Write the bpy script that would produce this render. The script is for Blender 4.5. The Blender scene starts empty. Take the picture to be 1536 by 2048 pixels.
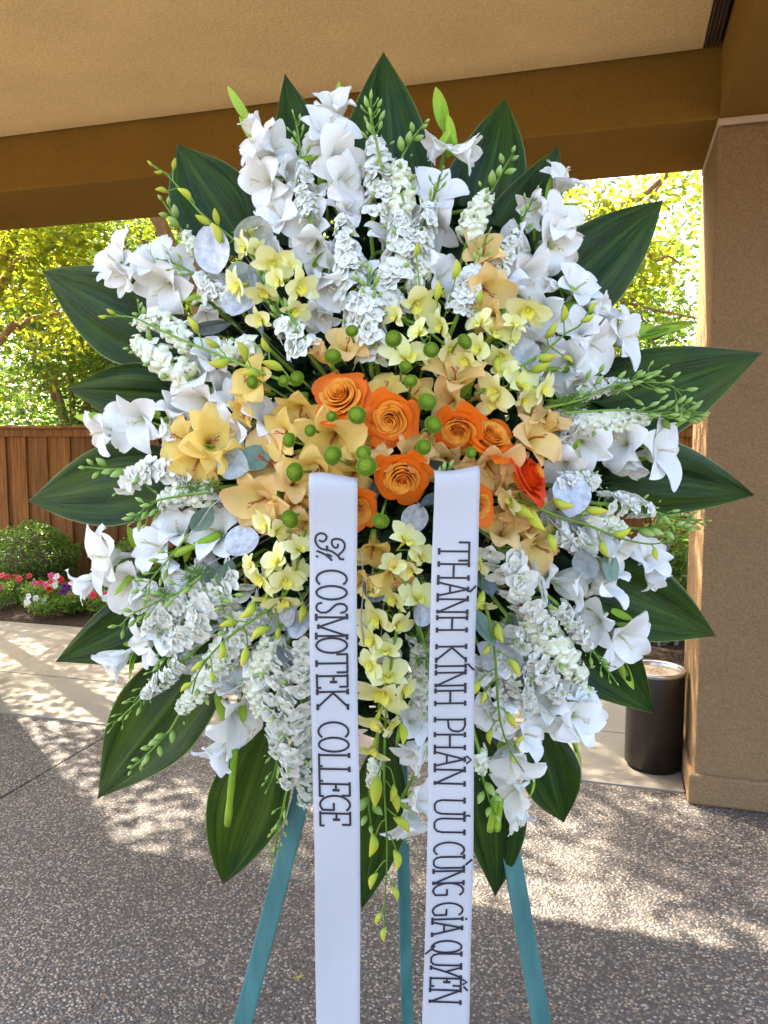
import bpy, math, random
import numpy as np
from mathutils import Vector, Matrix, Quaternion
rad = math.radians
rnd = random.Random(7)
nrng = np.random.default_rng(11)
scene = bpy.context.scene
COL = scene.collection

# ------------------------------------------------------------------ camera, sky, sun, exposure
CAM_H, PITCH, FPX = 1.60, rad(5.5), 1592.0
cam_d = bpy.data.cameras.new("camera")
cam_d.sensor_fit = 'VERTICAL'
cam_d.sensor_height = 32.0
cam_d.lens = 32.0 * FPX / 2048.0
cam_d.clip_start = 0.05
cam_d.clip_end = 1500
cam = bpy.data.objects.new("camera", cam_d)
cam.location = (0, 0, CAM_H)
cam.rotation_euler = (rad(90) - PITCH, 0, 0)
COL.objects.link(cam)
scene.camera = cam

SUN_EL = rad(46)
SUN_AZ = math.atan2(-0.593, 0.805)          # clockwise from +Y
world = bpy.data.worlds.new("World")
scene.world = world
world.use_nodes = True
wn = world.node_tree
wn.nodes.clear()
w_out = wn.nodes.new('ShaderNodeOutputWorld')
w_bg = wn.nodes.new('ShaderNodeBackground')
w_sky = wn.nodes.new('ShaderNodeTexSky')
w_sky.sky_type = 'NISHITA'
w_sky.sun_disc = False
w_sky.sun_elevation = SUN_EL
w_sky.sun_rotation = SUN_AZ
w_sky.air_density = 0.8
w_sky.dust_density = 5.0
w_sky.ozone_density = 0.4
w_bg.inputs['Strength'].default_value = 0.15
wn.links.new(w_sky.outputs[0], w_bg.inputs[0])
wn.links.new(w_bg.outputs[0], w_out.inputs[0])
sun_d = bpy.data.lights.new("sun", 'SUN')
sun_d.energy = 3.5
sun_d.angle = rad(0.53)
sun_d.color = (1.0, 0.90, 0.75)
sun = bpy.data.objects.new("sun", sun_d)
ce = math.cos(SUN_EL)
sdir = Vector((-math.sin(SUN_AZ) * ce, -math.cos(SUN_AZ) * ce, -math.sin(SUN_EL)))
sun.rotation_euler = sdir.to_track_quat('-Z', 'Y').to_euler()
sun.location = (-6, 9, 14)
COL.objects.link(sun)
scene.view_settings.view_transform = 'Standard'
scene.view_settings.look = 'None'
scene.view_settings.exposure = 3.0
scene.view_settings.gamma = 1.0
scene.view_settings.use_curve_mapping = False
scene.render.engine = 'CYCLES'
scene.cycles.max_bounces = 8
scene.cycles.diffuse_bounces = 5
scene.cycles.transmission_bounces = 6
scene.cycles.sample_clamp_indirect = 8

# ------------------------------------------------------------------ helpers
def W(px, py, Y):
    """world point at ground distance Y seen in the direction of photo pixel (px, py)"""
    x = (px - 768) / FPX
    y = (1024 - py) / FPX
    hy = y * math.sin(PITCH) + math.cos(PITCH)
    hz = y * math.cos(PITCH) - math.sin(PITCH)
    t = Y / hy
    return Vector((x * t, Y, CAM_H + hz * t))

def m_px(Y):
    return Y / FPX

O = Vector((1.351, 3.347, 0))               # front corner of the right column
UX = Vector((0.9603, -0.279, 0)).normalized()
NX = Vector((0.279, 0.9603, 0)).normalized()
ROTB = math.atan2(UX.y, UX.x)
def B(a, b, z=0.0):
    p = O + UX * a + NX * b
    return Vector((p.x, p.y, z))

def tag(o, label=None, cat=None, group=None, kind=None):
    if label: o['label'] = label
    if cat: o['category'] = cat
    if group: o['group'] = group
    if kind: o['kind'] = kind
    return o

def empty(name, loc, label, cat, group=None):
    o = bpy.data.objects.new(name, None)
    o.empty_display_size = 0.02
    o.location = loc
    COL.objects.link(o)
    return tag(o, label, cat, group)

def link(name, mesh, parent=None, loc=(0, 0, 0), rot=None, scale=None):
    o = bpy.data.objects.new(name, mesh)
    o.location = loc
    if rot is not None:
        if isinstance(rot, Quaternion):
            o.rotation_mode = 'QUATERNION'
            o.rotation_quaternion = rot
        else:
            o.rotation_euler = rot
    if scale is not None:
        o.scale = (scale,) * 3 if isinstance(scale, (int, float)) else scale
    if parent: o.parent = parent
    COL.objects.link(o)
    return o

class MB:
    """mesh collector: verts with uv, faces with material slots"""
    def __init__(s):
        s.v, s.f, s.uv, s.m = [], [], [], []
    def grid(s, rows, uvs=None, mat=0, closed=False):
        """rows: list of equal-length lists of points"""
        n0 = len(s.v)
        R, C = len(rows), len(rows[0])
        for i, row in enumerate(rows):
            for j, p in enumerate(row):
                s.v.append(tuple(p))
                s.uv.append(uvs[i][j] if uvs else (j / max(1, C - 1), i / max(1, R - 1)))
        for i in range(R - 1):
            for j in range(C if closed else C - 1):
                k = (j + 1) % C
                s.f.append((n0 + i * C + j, n0 + i * C + k, n0 + (i + 1) * C + k, n0 + (i + 1) * C + j))
                s.m.append(mat)
    def poly(s, pts, mat=0, uv=(0.5, 0.5)):
        n0 = len(s.v)
        for p in pts:
            s.v.append(tuple(p)); s.uv.append(uv)
        s.f.append(tuple(range(n0, n0 + len(pts)))); s.m.append(mat)
    def box(s, lo, hi, mat=0, frame=None):
        fr = frame or (lambda a, b, c: (a, b, c))
        x0, y0, z0 = lo; x1, y1, z1 = hi
        n0 = len(s.v)
        for (x, y, z) in ((x0,y0,z0),(x1,y0,z0),(x1,y1,z0),(x0,y1,z0),(x0,y0,z1),(x1,y0,z1),(x1,y1,z1),(x0,y1,z1)):
            s.v.append(tuple(fr(x, y, z))); s.uv.append((x, z))
        for q in ((0,3,2,1),(4,5,6,7),(0,1,5,4),(1,2,6,5),(2,3,7,6),(3,0,4,7)):
            s.f.append(tuple(n0 + i for i in q)); s.m.append(mat)
    def tube(s, pts, r, n=6, mat=0, cap=True):
        pts = [Vector(p) for p in pts]
        if not hasattr(r, '__len__'): r = [r] * len(pts)
        rows = []
        up = None
        for i, p in enumerate(pts):
            d = (pts[min(i + 1, len(pts) - 1)] - pts[max(i - 1, 0)])
            if d.length < 1e-9: d = Vector((0, 0, 1))
            d.normalize()
            if up is None:
                up = d.orthogonal().normalized()
            else:
                up = (up - d * up.dot(d))
                if up.length < 1e-6: up = d.orthogonal()
                up.normalize()
            sd = d.cross(up)
            rows.append([p + (up * math.cos(2 * math.pi * k / n) + sd * math.sin(2 * math.pi * k / n)) * r[i] for k in range(n)])
        n0 = len(s.v)
        s.grid(rows, [[(k / n, i / max(1, len(pts) - 1)) for k in range(n)] for i in range(len(pts))], mat, closed=True)
        if cap:
            s.f.append(tuple(n0 + k for k in reversed(range(n)))); s.m.append(mat)
            e = n0 + (len(pts) - 1) * n
            s.f.append(tuple(e + k for k in range(n))); s.m.append(mat)
    def lathe(s, prof, n=12, mat=0, M=None):
        rows = []
        for (r, z) in prof:
            row = []
            for k in range(n):
                p = Vector((r * math.cos(2 * math.pi * k / n), r * math.sin(2 * math.pi * k / n), z))
                row.append(M @ p if M else p)
            rows.append(row)
        s.grid(rows, [[(k / n, i / max(1, len(prof) - 1)) for k in range(n)] for i in range(len(prof))], mat, closed=True)
    def mesh(s, name, mats, smooth=True):
        me = bpy.data.meshes.new(name)
        me.from_pydata(s.v, [], s.f)
        for m in (mats if isinstance(mats, (list, tuple)) else [mats]): me.materials.append(m)
        me.polygons.foreach_set('material_index', s.m)
        uvl = me.uv_layers.new(name="UVMap")
        li = np.empty(len(me.loops), dtype=np.int32)
        me.loops.foreach_get('vertex_index', li)
        uvl.data.foreach_set('uv', np.array(s.uv, dtype=np.float32)[li].ravel())
        if smooth: me.polygons.foreach_set('use_smooth', [True] * len(me.polygons))
        me.update()
        return me
    def build(s, name, mats, parent=None, loc=(0, 0, 0), smooth=True, **k):
        return link(name, s.mesh(name, mats, smooth), parent, loc, **k)

def bezier(pts, n=16):
    """Catmull-Rom through points"""
    P = [Vector(p) for p in pts]
    if len(P) < 3:
        return [P[0].lerp(P[-1], i / n) for i in range(n + 1)]
    P = [P[0] * 2 - P[1]] + P + [P[-1] * 2 - P[-2]]
    out = []
    segs = len(P) - 3
    per = max(2, n // segs)
    for i in range(segs):
        a, b, c, d = P[i:i + 4]
        for k in range(per):
            t = k / per
            out.append(0.5 * ((2 * b) + (c - a) * t + (2 * a - 5 * b + 4 * c - d) * t * t + (3 * b - a - 3 * c + d) * t ** 3))
    out.append(P[-2].copy())
    return out

def bevel(o, w=0.006, seg=2):
    m = o.modifiers.new("bevel", 'BEVEL'); m.width = w; m.segments = seg; m.limit_method = 'ANGLE'
    return o

# ------------------------------------------------------------------ materials
class NT:
    def __init__(s, name):
        s.m = bpy.data.materials.new(name); s.m.use_nodes = True
        s.t = s.m.node_tree; s.t.nodes.clear()
        s.out = s.n('ShaderNodeOutputMaterial')
    def n(s, typ, **k):
        nd = s.t.nodes.new(typ)
        for a, v in k.items():
            if a in nd.inputs.keys(): nd.inputs[a].default_value = v
            else: setattr(nd, a, v)
        return nd
    def l(s, a, b): s.t.links.new(a, b)
    def ramp(s, fac, stops, interp='LINEAR'):
        r = s.n('ShaderNodeValToRGB'); cr = r.color_ramp; cr.interpolation = interp
        while len(cr.elements) < len(stops): cr.elements.new(0.5)
        for e, (p, c) in zip(cr.elements, stops):
            e.position = p; e.color = (*c, 1) if len(c) == 3 else c
        s.l(fac, r.inputs[0]); return r.outputs[0]
    def mix(s, fac, a, b, mode='MIX'):
        x = s.n('ShaderNodeMix'); x.data_type = 'RGBA'; x.blend_type = mode
        for sock, v in ((x.inputs[0], fac), (x.inputs[6], a), (x.inputs[7], b)):
            if isinstance(v, (int, float)): sock.default_value = v
            elif isinstance(v, tuple): sock.default_value = (*v, 1)
            else: s.l(v, sock)
        return x.outputs[2]
    def math(s, op, a, b=0.0):
        x = s.n('ShaderNodeMath'); x.operation = op
        for sock, v in ((x.inputs[0], a), (x.inputs[1], b)):
            if isinstance(v, (int, float)): sock.default_value = v
            else: s.l(v, sock)
        return x.outputs[0]
    def coord(s, which='Object'):
        return s.n('ShaderNodeTexCoord').outputs[which]
    def mapping(s, vec, scale=(1, 1, 1), loc=(0, 0, 0)):
        m = s.n('ShaderNodeMapping'); m.inputs['Scale'].default_value = scale; m.inputs['Location'].default_value = loc
        s.l(vec, m.inputs[0]); return m.outputs[0]
    def noise(s, vec, scale=5, detail=3, rough=0.5):
        x = s.n('ShaderNodeTexNoise'); x.inputs['Scale'].default_value = scale
        x.inputs['Detail'].default_value = detail; x.inputs['Roughness'].default_value = rough
        if vec is not None: s.l(vec, x.inputs['Vector'])
        return x.outputs[0]
    def bump(s, h, strength=0.3, dist=0.01):
        b = s.n('ShaderNodeBump'); b.inputs['Strength'].default_value = strength; b.inputs['Distance'].default_value = dist
        s.l(h, b.inputs['Height']); return b.outputs[0]
    def uv(s):
        sp = s.n('ShaderNodeSeparateXYZ'); s.l(s.coord('UV'), sp.inputs[0]); return sp.outputs[0], sp.outputs[1]
    def rand(s):
        return s.n('ShaderNodeObjectInfo').outputs['Random']
    def principled(s, color, rough=0.5, spec=0.4, metal=0.0, normal=None, transl=0.0, tcol=None, coat=0.0, sheen=0.0):
        p = s.n('ShaderNodeBsdfPrincipled')
        def put(sock, v):
            if isinstance(v, (int, float)): sock.default_value = v
            elif isinstance(v, tuple): sock.default_value = (*v, 1)
            else: s.l(v, sock)
        put(p.inputs['Base Color'], color); put(p.inputs['Roughness'], rough); put(p.inputs['Metallic'], metal)
        p.inputs['Specular IOR Level'].default_value = spec
        p.inputs['Coat Weight'].default_value = coat
        if sheen: p.inputs['Sheen Weight'].default_value = sheen
        if normal is not None: s.l(normal, p.inputs['Normal'])
        sh = p.outputs[0]
        if transl > 0:
            t = s.n('ShaderNodeBsdfTranslucent')
            put(t.inputs['Color'], tcol if tcol is not None else color)
            if normal is not None: s.l(normal, t.inputs['Normal'])
            mx = s.n('ShaderNodeMixShader'); mx.inputs[0].default_value = transl
            s.l(sh, mx.inputs[1]); s.l(t.outputs[0], mx.inputs[2]); sh = mx.outputs[0]
        s.l(sh, s.out.inputs[0])
        return s.m

MAT = {}
def mat_stucco(name, c, scale=190, strength=0.55):
    k = NT(name); co = k.coord('Object')
    n1 = k.noise(co, scale, 3, 0.6); n2 = k.noise(co, 2.3, 4, 0.6); n3 = k.noise(co, scale * 0.35, 2)
    n4 = k.noise(k.mapping(co, (0.9, 0.9, 3.2)), 1.3, 5, 0.68)
    v = k.ramp(n2, [(0.3, tuple(x * 0.85 for x in c)), (0.7, tuple(min(1, x * 1.1) for x in c))])
    v = k.mix(k.ramp(n4, [(0.52, (0, 0, 0)), (0.72, (0.55, 0.55, 0.55))]), v, tuple(x * 0.78 for x in c))
    v2 = k.mix(0.5, v, k.ramp(n1, [(0.3, tuple(x * 0.62 for x in c)), (0.68, tuple(x * 1.3 for x in c))]))
    h = k.math('ADD', n1, k.math('MULTIPLY', n3, 0.8))
    return k.principled(v2, 0.9, 0.15, normal=k.bump(h, strength, 0.010))
MAT['ceiling'] = mat_stucco("ceiling_stucco", (0.70, 0.525, 0.25), 150, 0.45)
MAT['beam'] = mat_stucco("beam_stucco", (0.205, 0.112, 0.018), 190, 0.4)
MAT['column'] = mat_stucco("column_stucco", (0.275, 0.168, 0.082), 105, 1.0)
MAT['trim'] = NT("trim_paint").principled((0.50, 0.36, 0.24), 0.6)
MAT['vent'] = NT("vent_and_gap_shade").principled((0.07, 0.045, 0.025), 0.7)

k = NT("exposed_aggregate"); co = k.coord('Object')
vo = k.n('ShaderNodeTexVoronoi'); vo.inputs['Scale'].default_value = 108; vo.inputs['Randomness'].default_value = 1
k.l(k.mapping(co, (1, 1, 0.01)), vo.inputs['Vector'])
sp = k.n('ShaderNodeSeparateXYZ'); k.l(vo.outputs['Color'], sp.inputs[0])
peb = k.ramp(sp.outputs[0], [(0.0, (0.075, 0.06, 0.055)), (0.2, (0.29, 0.225, 0.175)), (0.36, (0.40, 0.265, 0.17)), (0.5, (0.15, 0.145, 0.15)),
                             (0.64, (0.48, 0.40, 0.31)), (0.78, (0.21, 0.175, 0.155)), (0.9, (0.54, 0.49, 0.42)), (1.0, (0.31, 0.185, 0.125))], 'CONSTANT')
edge = k.ramp(vo.outputs['Distance'], [(0.28, (1, 1, 1)), (0.62, (0, 0, 0))])
grout = k.mix(edge, (0.10, 0.088, 0.076), peb)
big = k.ramp(k.noise(co, 1.1, 5, 0.6), [(0.3, (0.66, 0.66, 0.67)), (0.7, (0.96, 0.95, 0.94))])
aggc = k.mix(1.0, grout, big, 'MULTIPLY')
MAT['aggregate'] = k.principled(aggc, 0.6, 0.35, normal=k.bump(k.ramp(vo.outputs['Distance'], [(0.0, (1, 1, 1)), (0.7, (0, 0, 0))]), 0.8, 0.006))

k = NT("pale_concrete"); co = k.coord('Object')
c = k.ramp(k.noise(co, 3, 5, 0.65), [(0.25, (0.22, 0.185, 0.14)), (0.75, (0.31, 0.265, 0.205))])
c = k.mix(0.35, c, k.ramp(k.noise(co, 90, 3, 0.7), [(0.3, (0.22, 0.19, 0.15)), (0.7, (0.40, 0.35, 0.28))]))
MAT['concrete'] = k.principled(c, 0.85, 0.2, normal=k.bump(k.noise(co, 160, 3), 0.25, 0.004))
MAT['joint'] = NT("joint_filler").principled((0.05, 0.045, 0.04), 0.95, 0.1)

k = NT("fence_cedar"); co = k.coord('Object')
ro = k.rand()
gr = k.noise(k.mapping(co, (26, 26, 1.2)), 1.6, 5, 0.62)
c = k.ramp(gr, [(0.25, (0.075, 0.026, 0.006)), (0.5, (0.21, 0.085, 0.018)), (0.8, (0.33, 0.15, 0.036))])
c = k.mix(1.0, c, k.ramp(ro, [(0.0, (0.62, 0.6, 0.6)), (0.5, (0.95, 0.95, 0.95)), (1.0, (1.25, 1.15, 1.05))]), 'MULTIPLY')
kn = k.n('ShaderNodeTexVoronoi'); kn.inputs['Scale'].default_value = 5.5; k.l(k.mapping(co, (1.6, 1.6, 0.55)), kn.inputs['Vector'])
c = k.mix(k.ramp(kn.outputs['Distance'], [(0.03, (1, 1, 1)), (0.075, (0, 0, 0))]), c, (0.035, 0.014, 0.006))
MAT['cedar'] = k.principled(c, 0.75, 0.25, normal=k.bump(gr, 0.35, 0.004))

k = NT("soil_mulch"); co = k.coord('Object')
c = k.ramp(k.noise(co, 40, 5, 0.7), [(0.3, (0.02, 0.013, 0.009)), (0.7, (0.10, 0.065, 0.045))])
MAT['soil'] = k.principled(c, 0.95, 0.1, normal=k.bump(k.noise(co, 55, 4), 1.0, 0.02))
k = NT("dry_grass_ground"); co = k.coord('Object')
c = k.ramp(k.noise(co, 1.5, 6, 0.7), [(0.3, (0.035, 0.05, 0.015)), (0.7, (0.10, 0.10, 0.04))])
MAT['ground'] = k.principled(c, 0.95, 0.1, normal=k.bump(k.noise(co, 30, 4), 0.6, 0.03))

def mat_bark(name, a, b, sc=18):
    k = NT(name); co = k.coord('Object')
    n = k.noise(k.mapping(co, (1, 1, 0.35)), sc, 5, 0.65)
    return k.principled(k.ramp(n, [(0.3, a), (0.7, b)]), 0.85, 0.2, normal=k.bump(n, 0.5, 0.01))
MAT['bark_tan'] = mat_bark("bark_tan", (0.20, 0.115, 0.06), (0.42, 0.27, 0.16), 22)
MAT['bark_dark'] = mat_bark("bark_dark", (0.06, 0.042, 0.028), (0.17, 0.115, 0.075), 14)
MAT['bark_pale'] = mat_bark("bark_pale", (0.22, 0.19, 0.16), (0.45, 0.40, 0.34), 30)

def mat_leaf(name, a, b, ta, tb, tr=0.5, rough=0.5, spec=0.35):
    """tree leaves: colour varies leaf by leaf through the uv"""
    k = NT(name); u, v = k.uv()
    return k.principled(k.ramp(u, [(0.0, a), (1.0, b)]), rough, spec, transl=tr, tcol=k.ramp(u, [(0.0, ta), (1.0, tb)]))
MAT['leaf_gold'] = mat_leaf("leaf_yellow_green", (0.07, 0.11, 0.014), (0.16, 0.16, 0.016), (0.28, 0.42, 0.03), (0.64, 0.60, 0.03), 0.56)
MAT['leaf_mid'] = mat_leaf("leaf_mid_green", (0.035, 0.075, 0.016), (0.10, 0.14, 0.025), (0.12, 0.27, 0.03), (0.40, 0.50, 0.06), 0.5)
MAT['leaf_dark'] = mat_leaf("leaf_deep_green", (0.02, 0.045, 0.014), (0.055, 0.09, 0.022), (0.08, 0.20, 0.025), (0.25, 0.38, 0.05), 0.4)
MAT['leaf_box'] = mat_leaf("leaf_boxwood", (0.04, 0.10, 0.014), (0.12, 0.22, 0.03), (0.18, 0.38, 0.03), (0.40, 0.58, 0.06), 0.35, 0.35, 0.5)
MAT['leaf_bed'] = mat_leaf("leaf_bedding", (0.05, 0.11, 0.02), (0.12, 0.2, 0.03), (0.25, 0.45, 0.05), (0.45, 0.6, 0.08), 0.35)

def mat_petal(name, base, mid, tip, tr=0.3, rough=0.55, vein=0.06, var=0.06, spec=0.25, mid_pos=0.35):
    k = NT(name); u, v = k.uv()
    c = k.ramp(v, [(0.0, base), (mid_pos, mid), (1.0, tip)])
    n = k.noise(k.mapping(k.coord('UV'), (26, 1.2, 1)), 1.0, 2)
    c = k.mix(vein, c, k.ramp(n, [(0.35, tuple(x * 0.72 for x in mid)), (0.65, mid)]))
    c = k.mix(1.0, c, k.ramp(k.rand(), [(0.0, (1 - var, 1 - var, 1 - var * 1.3)), (1.0, (1, 1, 1))]), 'MULTIPLY')
    return k.principled(c, rough, spec, transl=tr, normal=k.bump(n, 0.25, 0.002))
MAT['white'] = mat_petal("gladiolus_white", (0.74, 0.79, 0.42), (0.91, 0.905, 0.86), (0.945, 0.94, 0.925), 0.26, mid_pos=0.25)
MAT['peach'] = mat_petal("gladiolus_peach", (0.88, 0.58, 0.05), (0.98, 0.77, 0.27), (0.99, 0.65, 0.31), 0.38, vein=0.15, var=0.14)
MAT['butter'] = mat_petal("gladiolus_butter", (0.84, 0.56, 0.03), (0.97, 0.77, 0.20), (0.985, 0.73, 0.25), 0.38, vein=0.12, var=0.12)
MAT['rose_in'] = mat_petal("rose_amber", (0.97, 0.30, 0.010), (0.97, 0.38, 0.020), (0.98, 0.50, 0.075), 0.42, 0.5, 0.08, 0.1, mid_pos=0.5)
MAT['rose_out'] = mat_petal("rose_red_orange", (0.97, 0.40, 0.02), (0.96, 0.30, 0.014), (0.94, 0.17, 0.008), 0.34, 0.5, 0.10, 0.1, mid_pos=0.55)
MAT['rose_red'] = mat_petal('rose_vermilion', (0.94, 0.34, 0.02), (0.92, 0.14, 0.012), (0.88, 0.06, 0.008), 0.3, 0.5, 0.12, 0.1, mid_pos=0.5)
MAT['orchid'] = mat_petal("orchid_yellow_green", (0.84, 0.82, 0.13), (0.94, 0.91, 0.36), (0.93, 0.93, 0.54), 0.26, vein=0.08, var=0.14)
MAT['orchid_lip'] = mat_petal("orchid_yellow_lip", (0.66, 0.68, 0.08), (0.88, 0.80, 0.10), (0.92, 0.87, 0.22), 0.2)
MAT['orchid_bud'] = mat_petal("orchid_bud_green", (0.36, 0.48, 0.04), (0.55, 0.62, 0.06), (0.72, 0.66, 0.06), 0.2, var=0.25)
MAT['cream'] = mat_petal("larkspur_cream", (0.70, 0.76, 0.30), (0.90, 0.90, 0.80), (0.94, 0.94, 0.88), 0.26, mid_pos=0.25)
MAT['snap'] = mat_petal("snapdragon_cream", (0.48, 0.62, 0.14), (0.84, 0.87, 0.58), (0.92, 0.92, 0.82), 0.18, mid_pos=0.35)
MAT['budgreen'] = mat_petal("bud_green", (0.20, 0.36, 0.05), (0.34, 0.52, 0.11), (0.55, 0.66, 0.28), 0.2, var=0.25, mid_pos=0.5)
MAT['bract'] = mat_petal("bract_green", (0.26, 0.46, 0.03), (0.36, 0.58, 0.045), (0.50, 0.68, 0.08), 0.25, 0.45, 0.25, 0.2)
MAT['stem'] = mat_petal("stem_green", (0.14, 0.28, 0.035), (0.19, 0.35, 0.045), (0.26, 0.42, 0.06), 0.1, 0.5, 0.2, 0.3)
MAT['stamen'] = NT("stamen_cream").principled((0.80, 0.74, 0.50), 0.5, transl=0.2)
MAT['stamen_red'] = NT("stamen_russet").principled((0.42, 0.12, 0.05), 0.6)
MAT['twig'] = NT("eucalyptus_twig").principled((0.40, 0.36, 0.34), 0.5, metal=0.2)
def mat_pom():
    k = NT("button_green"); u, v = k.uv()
    c = k.ramp(v, [(0.0, (0.015, 0.045, 0.002)), (0.45, (0.07, 0.16, 0.006)), (0.8, (0.26, 0.38, 0.02)), (1.0, (0.34, 0.46, 0.03))])  # dark floret bases: shade of the gaps put into the colour
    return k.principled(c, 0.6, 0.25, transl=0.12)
MAT['pom'] = mat_pom()
def mat_euc(name, a, b, metal, rough):
    k = NT(name); co = k.coord('UV')
    n = k.noise(k.mapping(co, (1, 1, 1)), 5, 5, 0.6)
    f = k.noise(co, 70, 2)
    c = k.mix(0.4, k.ramp(n, [(0.35, a), (0.65, b)]), k.ramp(f, [(0.35, a), (0.65, b)]))
    return k.principled(c, rough, 0.5, metal=metal, normal=k.bump(f, 0.15, 0.002))
MAT['euc_silver'] = mat_euc("eucalyptus_silver", (0.26, 0.29, 0.30), (0.66, 0.67, 0.70), 0.3, 0.5)
MAT['euc_grey'] = mat_euc("eucalyptus_grey", (0.20, 0.26, 0.25), (0.42, 0.47, 0.48), 0.12, 0.55)
MAT['euc_green'] = mat_euc("eucalyptus_green", (0.10, 0.18, 0.13), (0.19, 0.28, 0.20), 0.0, 0.5)
MAT['euc_dark'] = mat_euc("eucalyptus_slate", (0.07, 0.10, 0.10), (0.17, 0.20, 0.21), 0.1, 0.5)

k = NT("broad_leaf_green"); u, v = k.uv(); uvc = k.coord('UV')
st = k.math('ADD', k.math('MULTIPLY', k.noise(k.mapping(uvc, (7, 0.9, 1)), 1.0, 2, 0.5), 0.6), k.math('MULTIPLY', k.noise(k.mapping(uvc, (26, 1.3, 1)), 1.0, 3, 0.6), 0.4))
fine = k.noise(k.mapping(uvc, (95, 1.6, 1)), 1.0, 2)
blot = k.noise(k.mapping(k.coord('Object'), (1, 1, 1)), 9, 3)
c = k.ramp(st, [(0.38, (0.003, 0.010, 0.002)), (0.48, (0.011, 0.040, 0.005)), (0.55, (0.032, 0.072, 0.004)), (0.64, (0.085, 0.142, 0.010))])
c = k.mix(0.4, c, k.ramp(blot, [(0.38, (0.005, 0.030, 0.014)), (0.62, (0.046, 0.080, 0.004))]))
c = k.mix(1.0, c, k.ramp(k.rand(), [(0.0, (0.8, 0.95, 1.0)), (0.5, (1, 1, 1)), (1.0, (1.7, 1.4, 0.85))]), 'MULTIPLY')
mid = k.math('ABSOLUTE', k.math('SUBTRACT', u, 0.5))
c = k.mix(k.ramp(mid, [(0.006, (0.28, 0.28, 0.28)), (0.014, (0, 0, 0))]), c, (0.10, 0.19, 0.05))
c = k.mix(k.ramp(mid, [(0.484, (0, 0, 0)), (0.495, (0.8, 0.8, 0.8))]), c, (0.28, 0.30, 0.11))
c = k.mix(k.ramp(v, [(0.972, (0, 0, 0)), (0.99, (1, 1, 1))]), c, (0.12, 0.07, 0.03))
hh = k.math('ADD', k.math('MULTIPLY', st, 0.8), k.math('MULTIPLY', fine, 0.5))
MAT['broad'] = k.principled(c, k.ramp(st, [(0.4, (0.24, 0.24, 0.24)), (0.6, (0.46, 0.46, 0.46))]), 0.26, transl=0.08, tcol=(0.10, 0.22, 0.02), normal=k.bump(hh, 0.75, 0.006))

k = NT("ribbon_satin"); u, v = k.uv()
n = k.math('ADD', k.noise(k.mapping(k.coord('UV'), (3, 420, 1)), 1.0, 2), k.math('MULTIPLY', k.noise(k.mapping(k.coord('UV'), (1.6, 16, 1)), 1.0, 3), 9))
MAT['ribbon'] = k.principled((0.495, 0.495, 0.50), 0.36, 0.35, transl=0.1, sheen=0.15, normal=k.bump(n, 0.22, 0.001))
MAT['ink'] = NT("ribbon_ink").principled((0.022, 0.016, 0.026), 0.45, 0.4)
k = NT("easel_green_paint"); co = k.coord('Object')
n = k.noise(k.mapping(co, (30, 30, 2)), 1.5, 4)
MAT['easel'] = k.principled(k.ramp(n, [(0.3, (0.035, 0.125, 0.115)), (0.7, (0.07, 0.195, 0.175))]), 0.5, 0.4, normal=k.bump(n, 0.2, 0.003))
k = NT("bronze_brown_metal"); co = k.coord('Object')
n = k.noise(k.mapping(co, (6, 6, 1)), 2, 4)
MAT['can'] = k.principled(k.ramp(n, [(0.3, (0.014, 0.009, 0.007)), (0.7, (0.026, 0.017, 0.013))]), 0.36, 0.5, coat=0.15)
MAT['steel'] = NT("rim_steel").principled((0.55, 0.52, 0.48), 0.3, 0.5, metal=1.0)
k = NT("ash_sand"); co = k.coord('Object')
n = k.noise(co, 60, 4)
MAT['sand'] = k.principled(k.ramp(n, [(0.3, (0.28, 0.20, 0.13)), (0.7, (0.52, 0.42, 0.30))]), 0.95, 0.1, normal=k.bump(n, 0.6, 0.004))
MAT['foam'] = NT("floral_foam").principled((0.02, 0.035, 0.015), 0.95, 0.1)
def mat_plain(name, c, tr=0.2): return NT(name).principled(c, 0.55, 0.25, transl=tr)
MAT['pet_red'] = mat_plain("petunia_coral", (0.72, 0.06, 0.09))
MAT['pet_pink'] = mat_plain("petunia_pink", (0.78, 0.10, 0.26))
MAT['pet_white'] = mat_plain("petunia_white", (0.82, 0.80, 0.80))
MAT['pet_purple'] = mat_plain("petunia_purple", (0.10, 0.012, 0.14))
MAT['pet_scarlet'] = mat_plain("petunia_scarlet", (0.70, 0.03, 0.02))
MAT['fallen'] = mat_plain("fallen_leaf_yellow", (0.42, 0.40, 0.05))
# ------------------------------------------------------------------ ground and paving
def flat(name, a0, a1, b0, b1, z, mat, parent=None, thick=None):
    mb = MB()
    if thick:
        mb.box((a0, b0, z - thick), (a1, b1, z), frame=lambda a, b, c: B(a, b, c))
    else:
        mb.poly([B(a0, b0, z), B(a1, b0, z), B(a1, b1, z), B(a0, b1, z)])
    return mb.build(name, mat, parent, smooth=False)

mb = MB(); mb.poly([(-400, -400, -0.06), (400, -400, -0.06), (400, 400, -0.06), (-400, 400, -0.06)])
tag(mb.build("ground", MAT['ground'], smooth=False), kind='structure')

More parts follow.
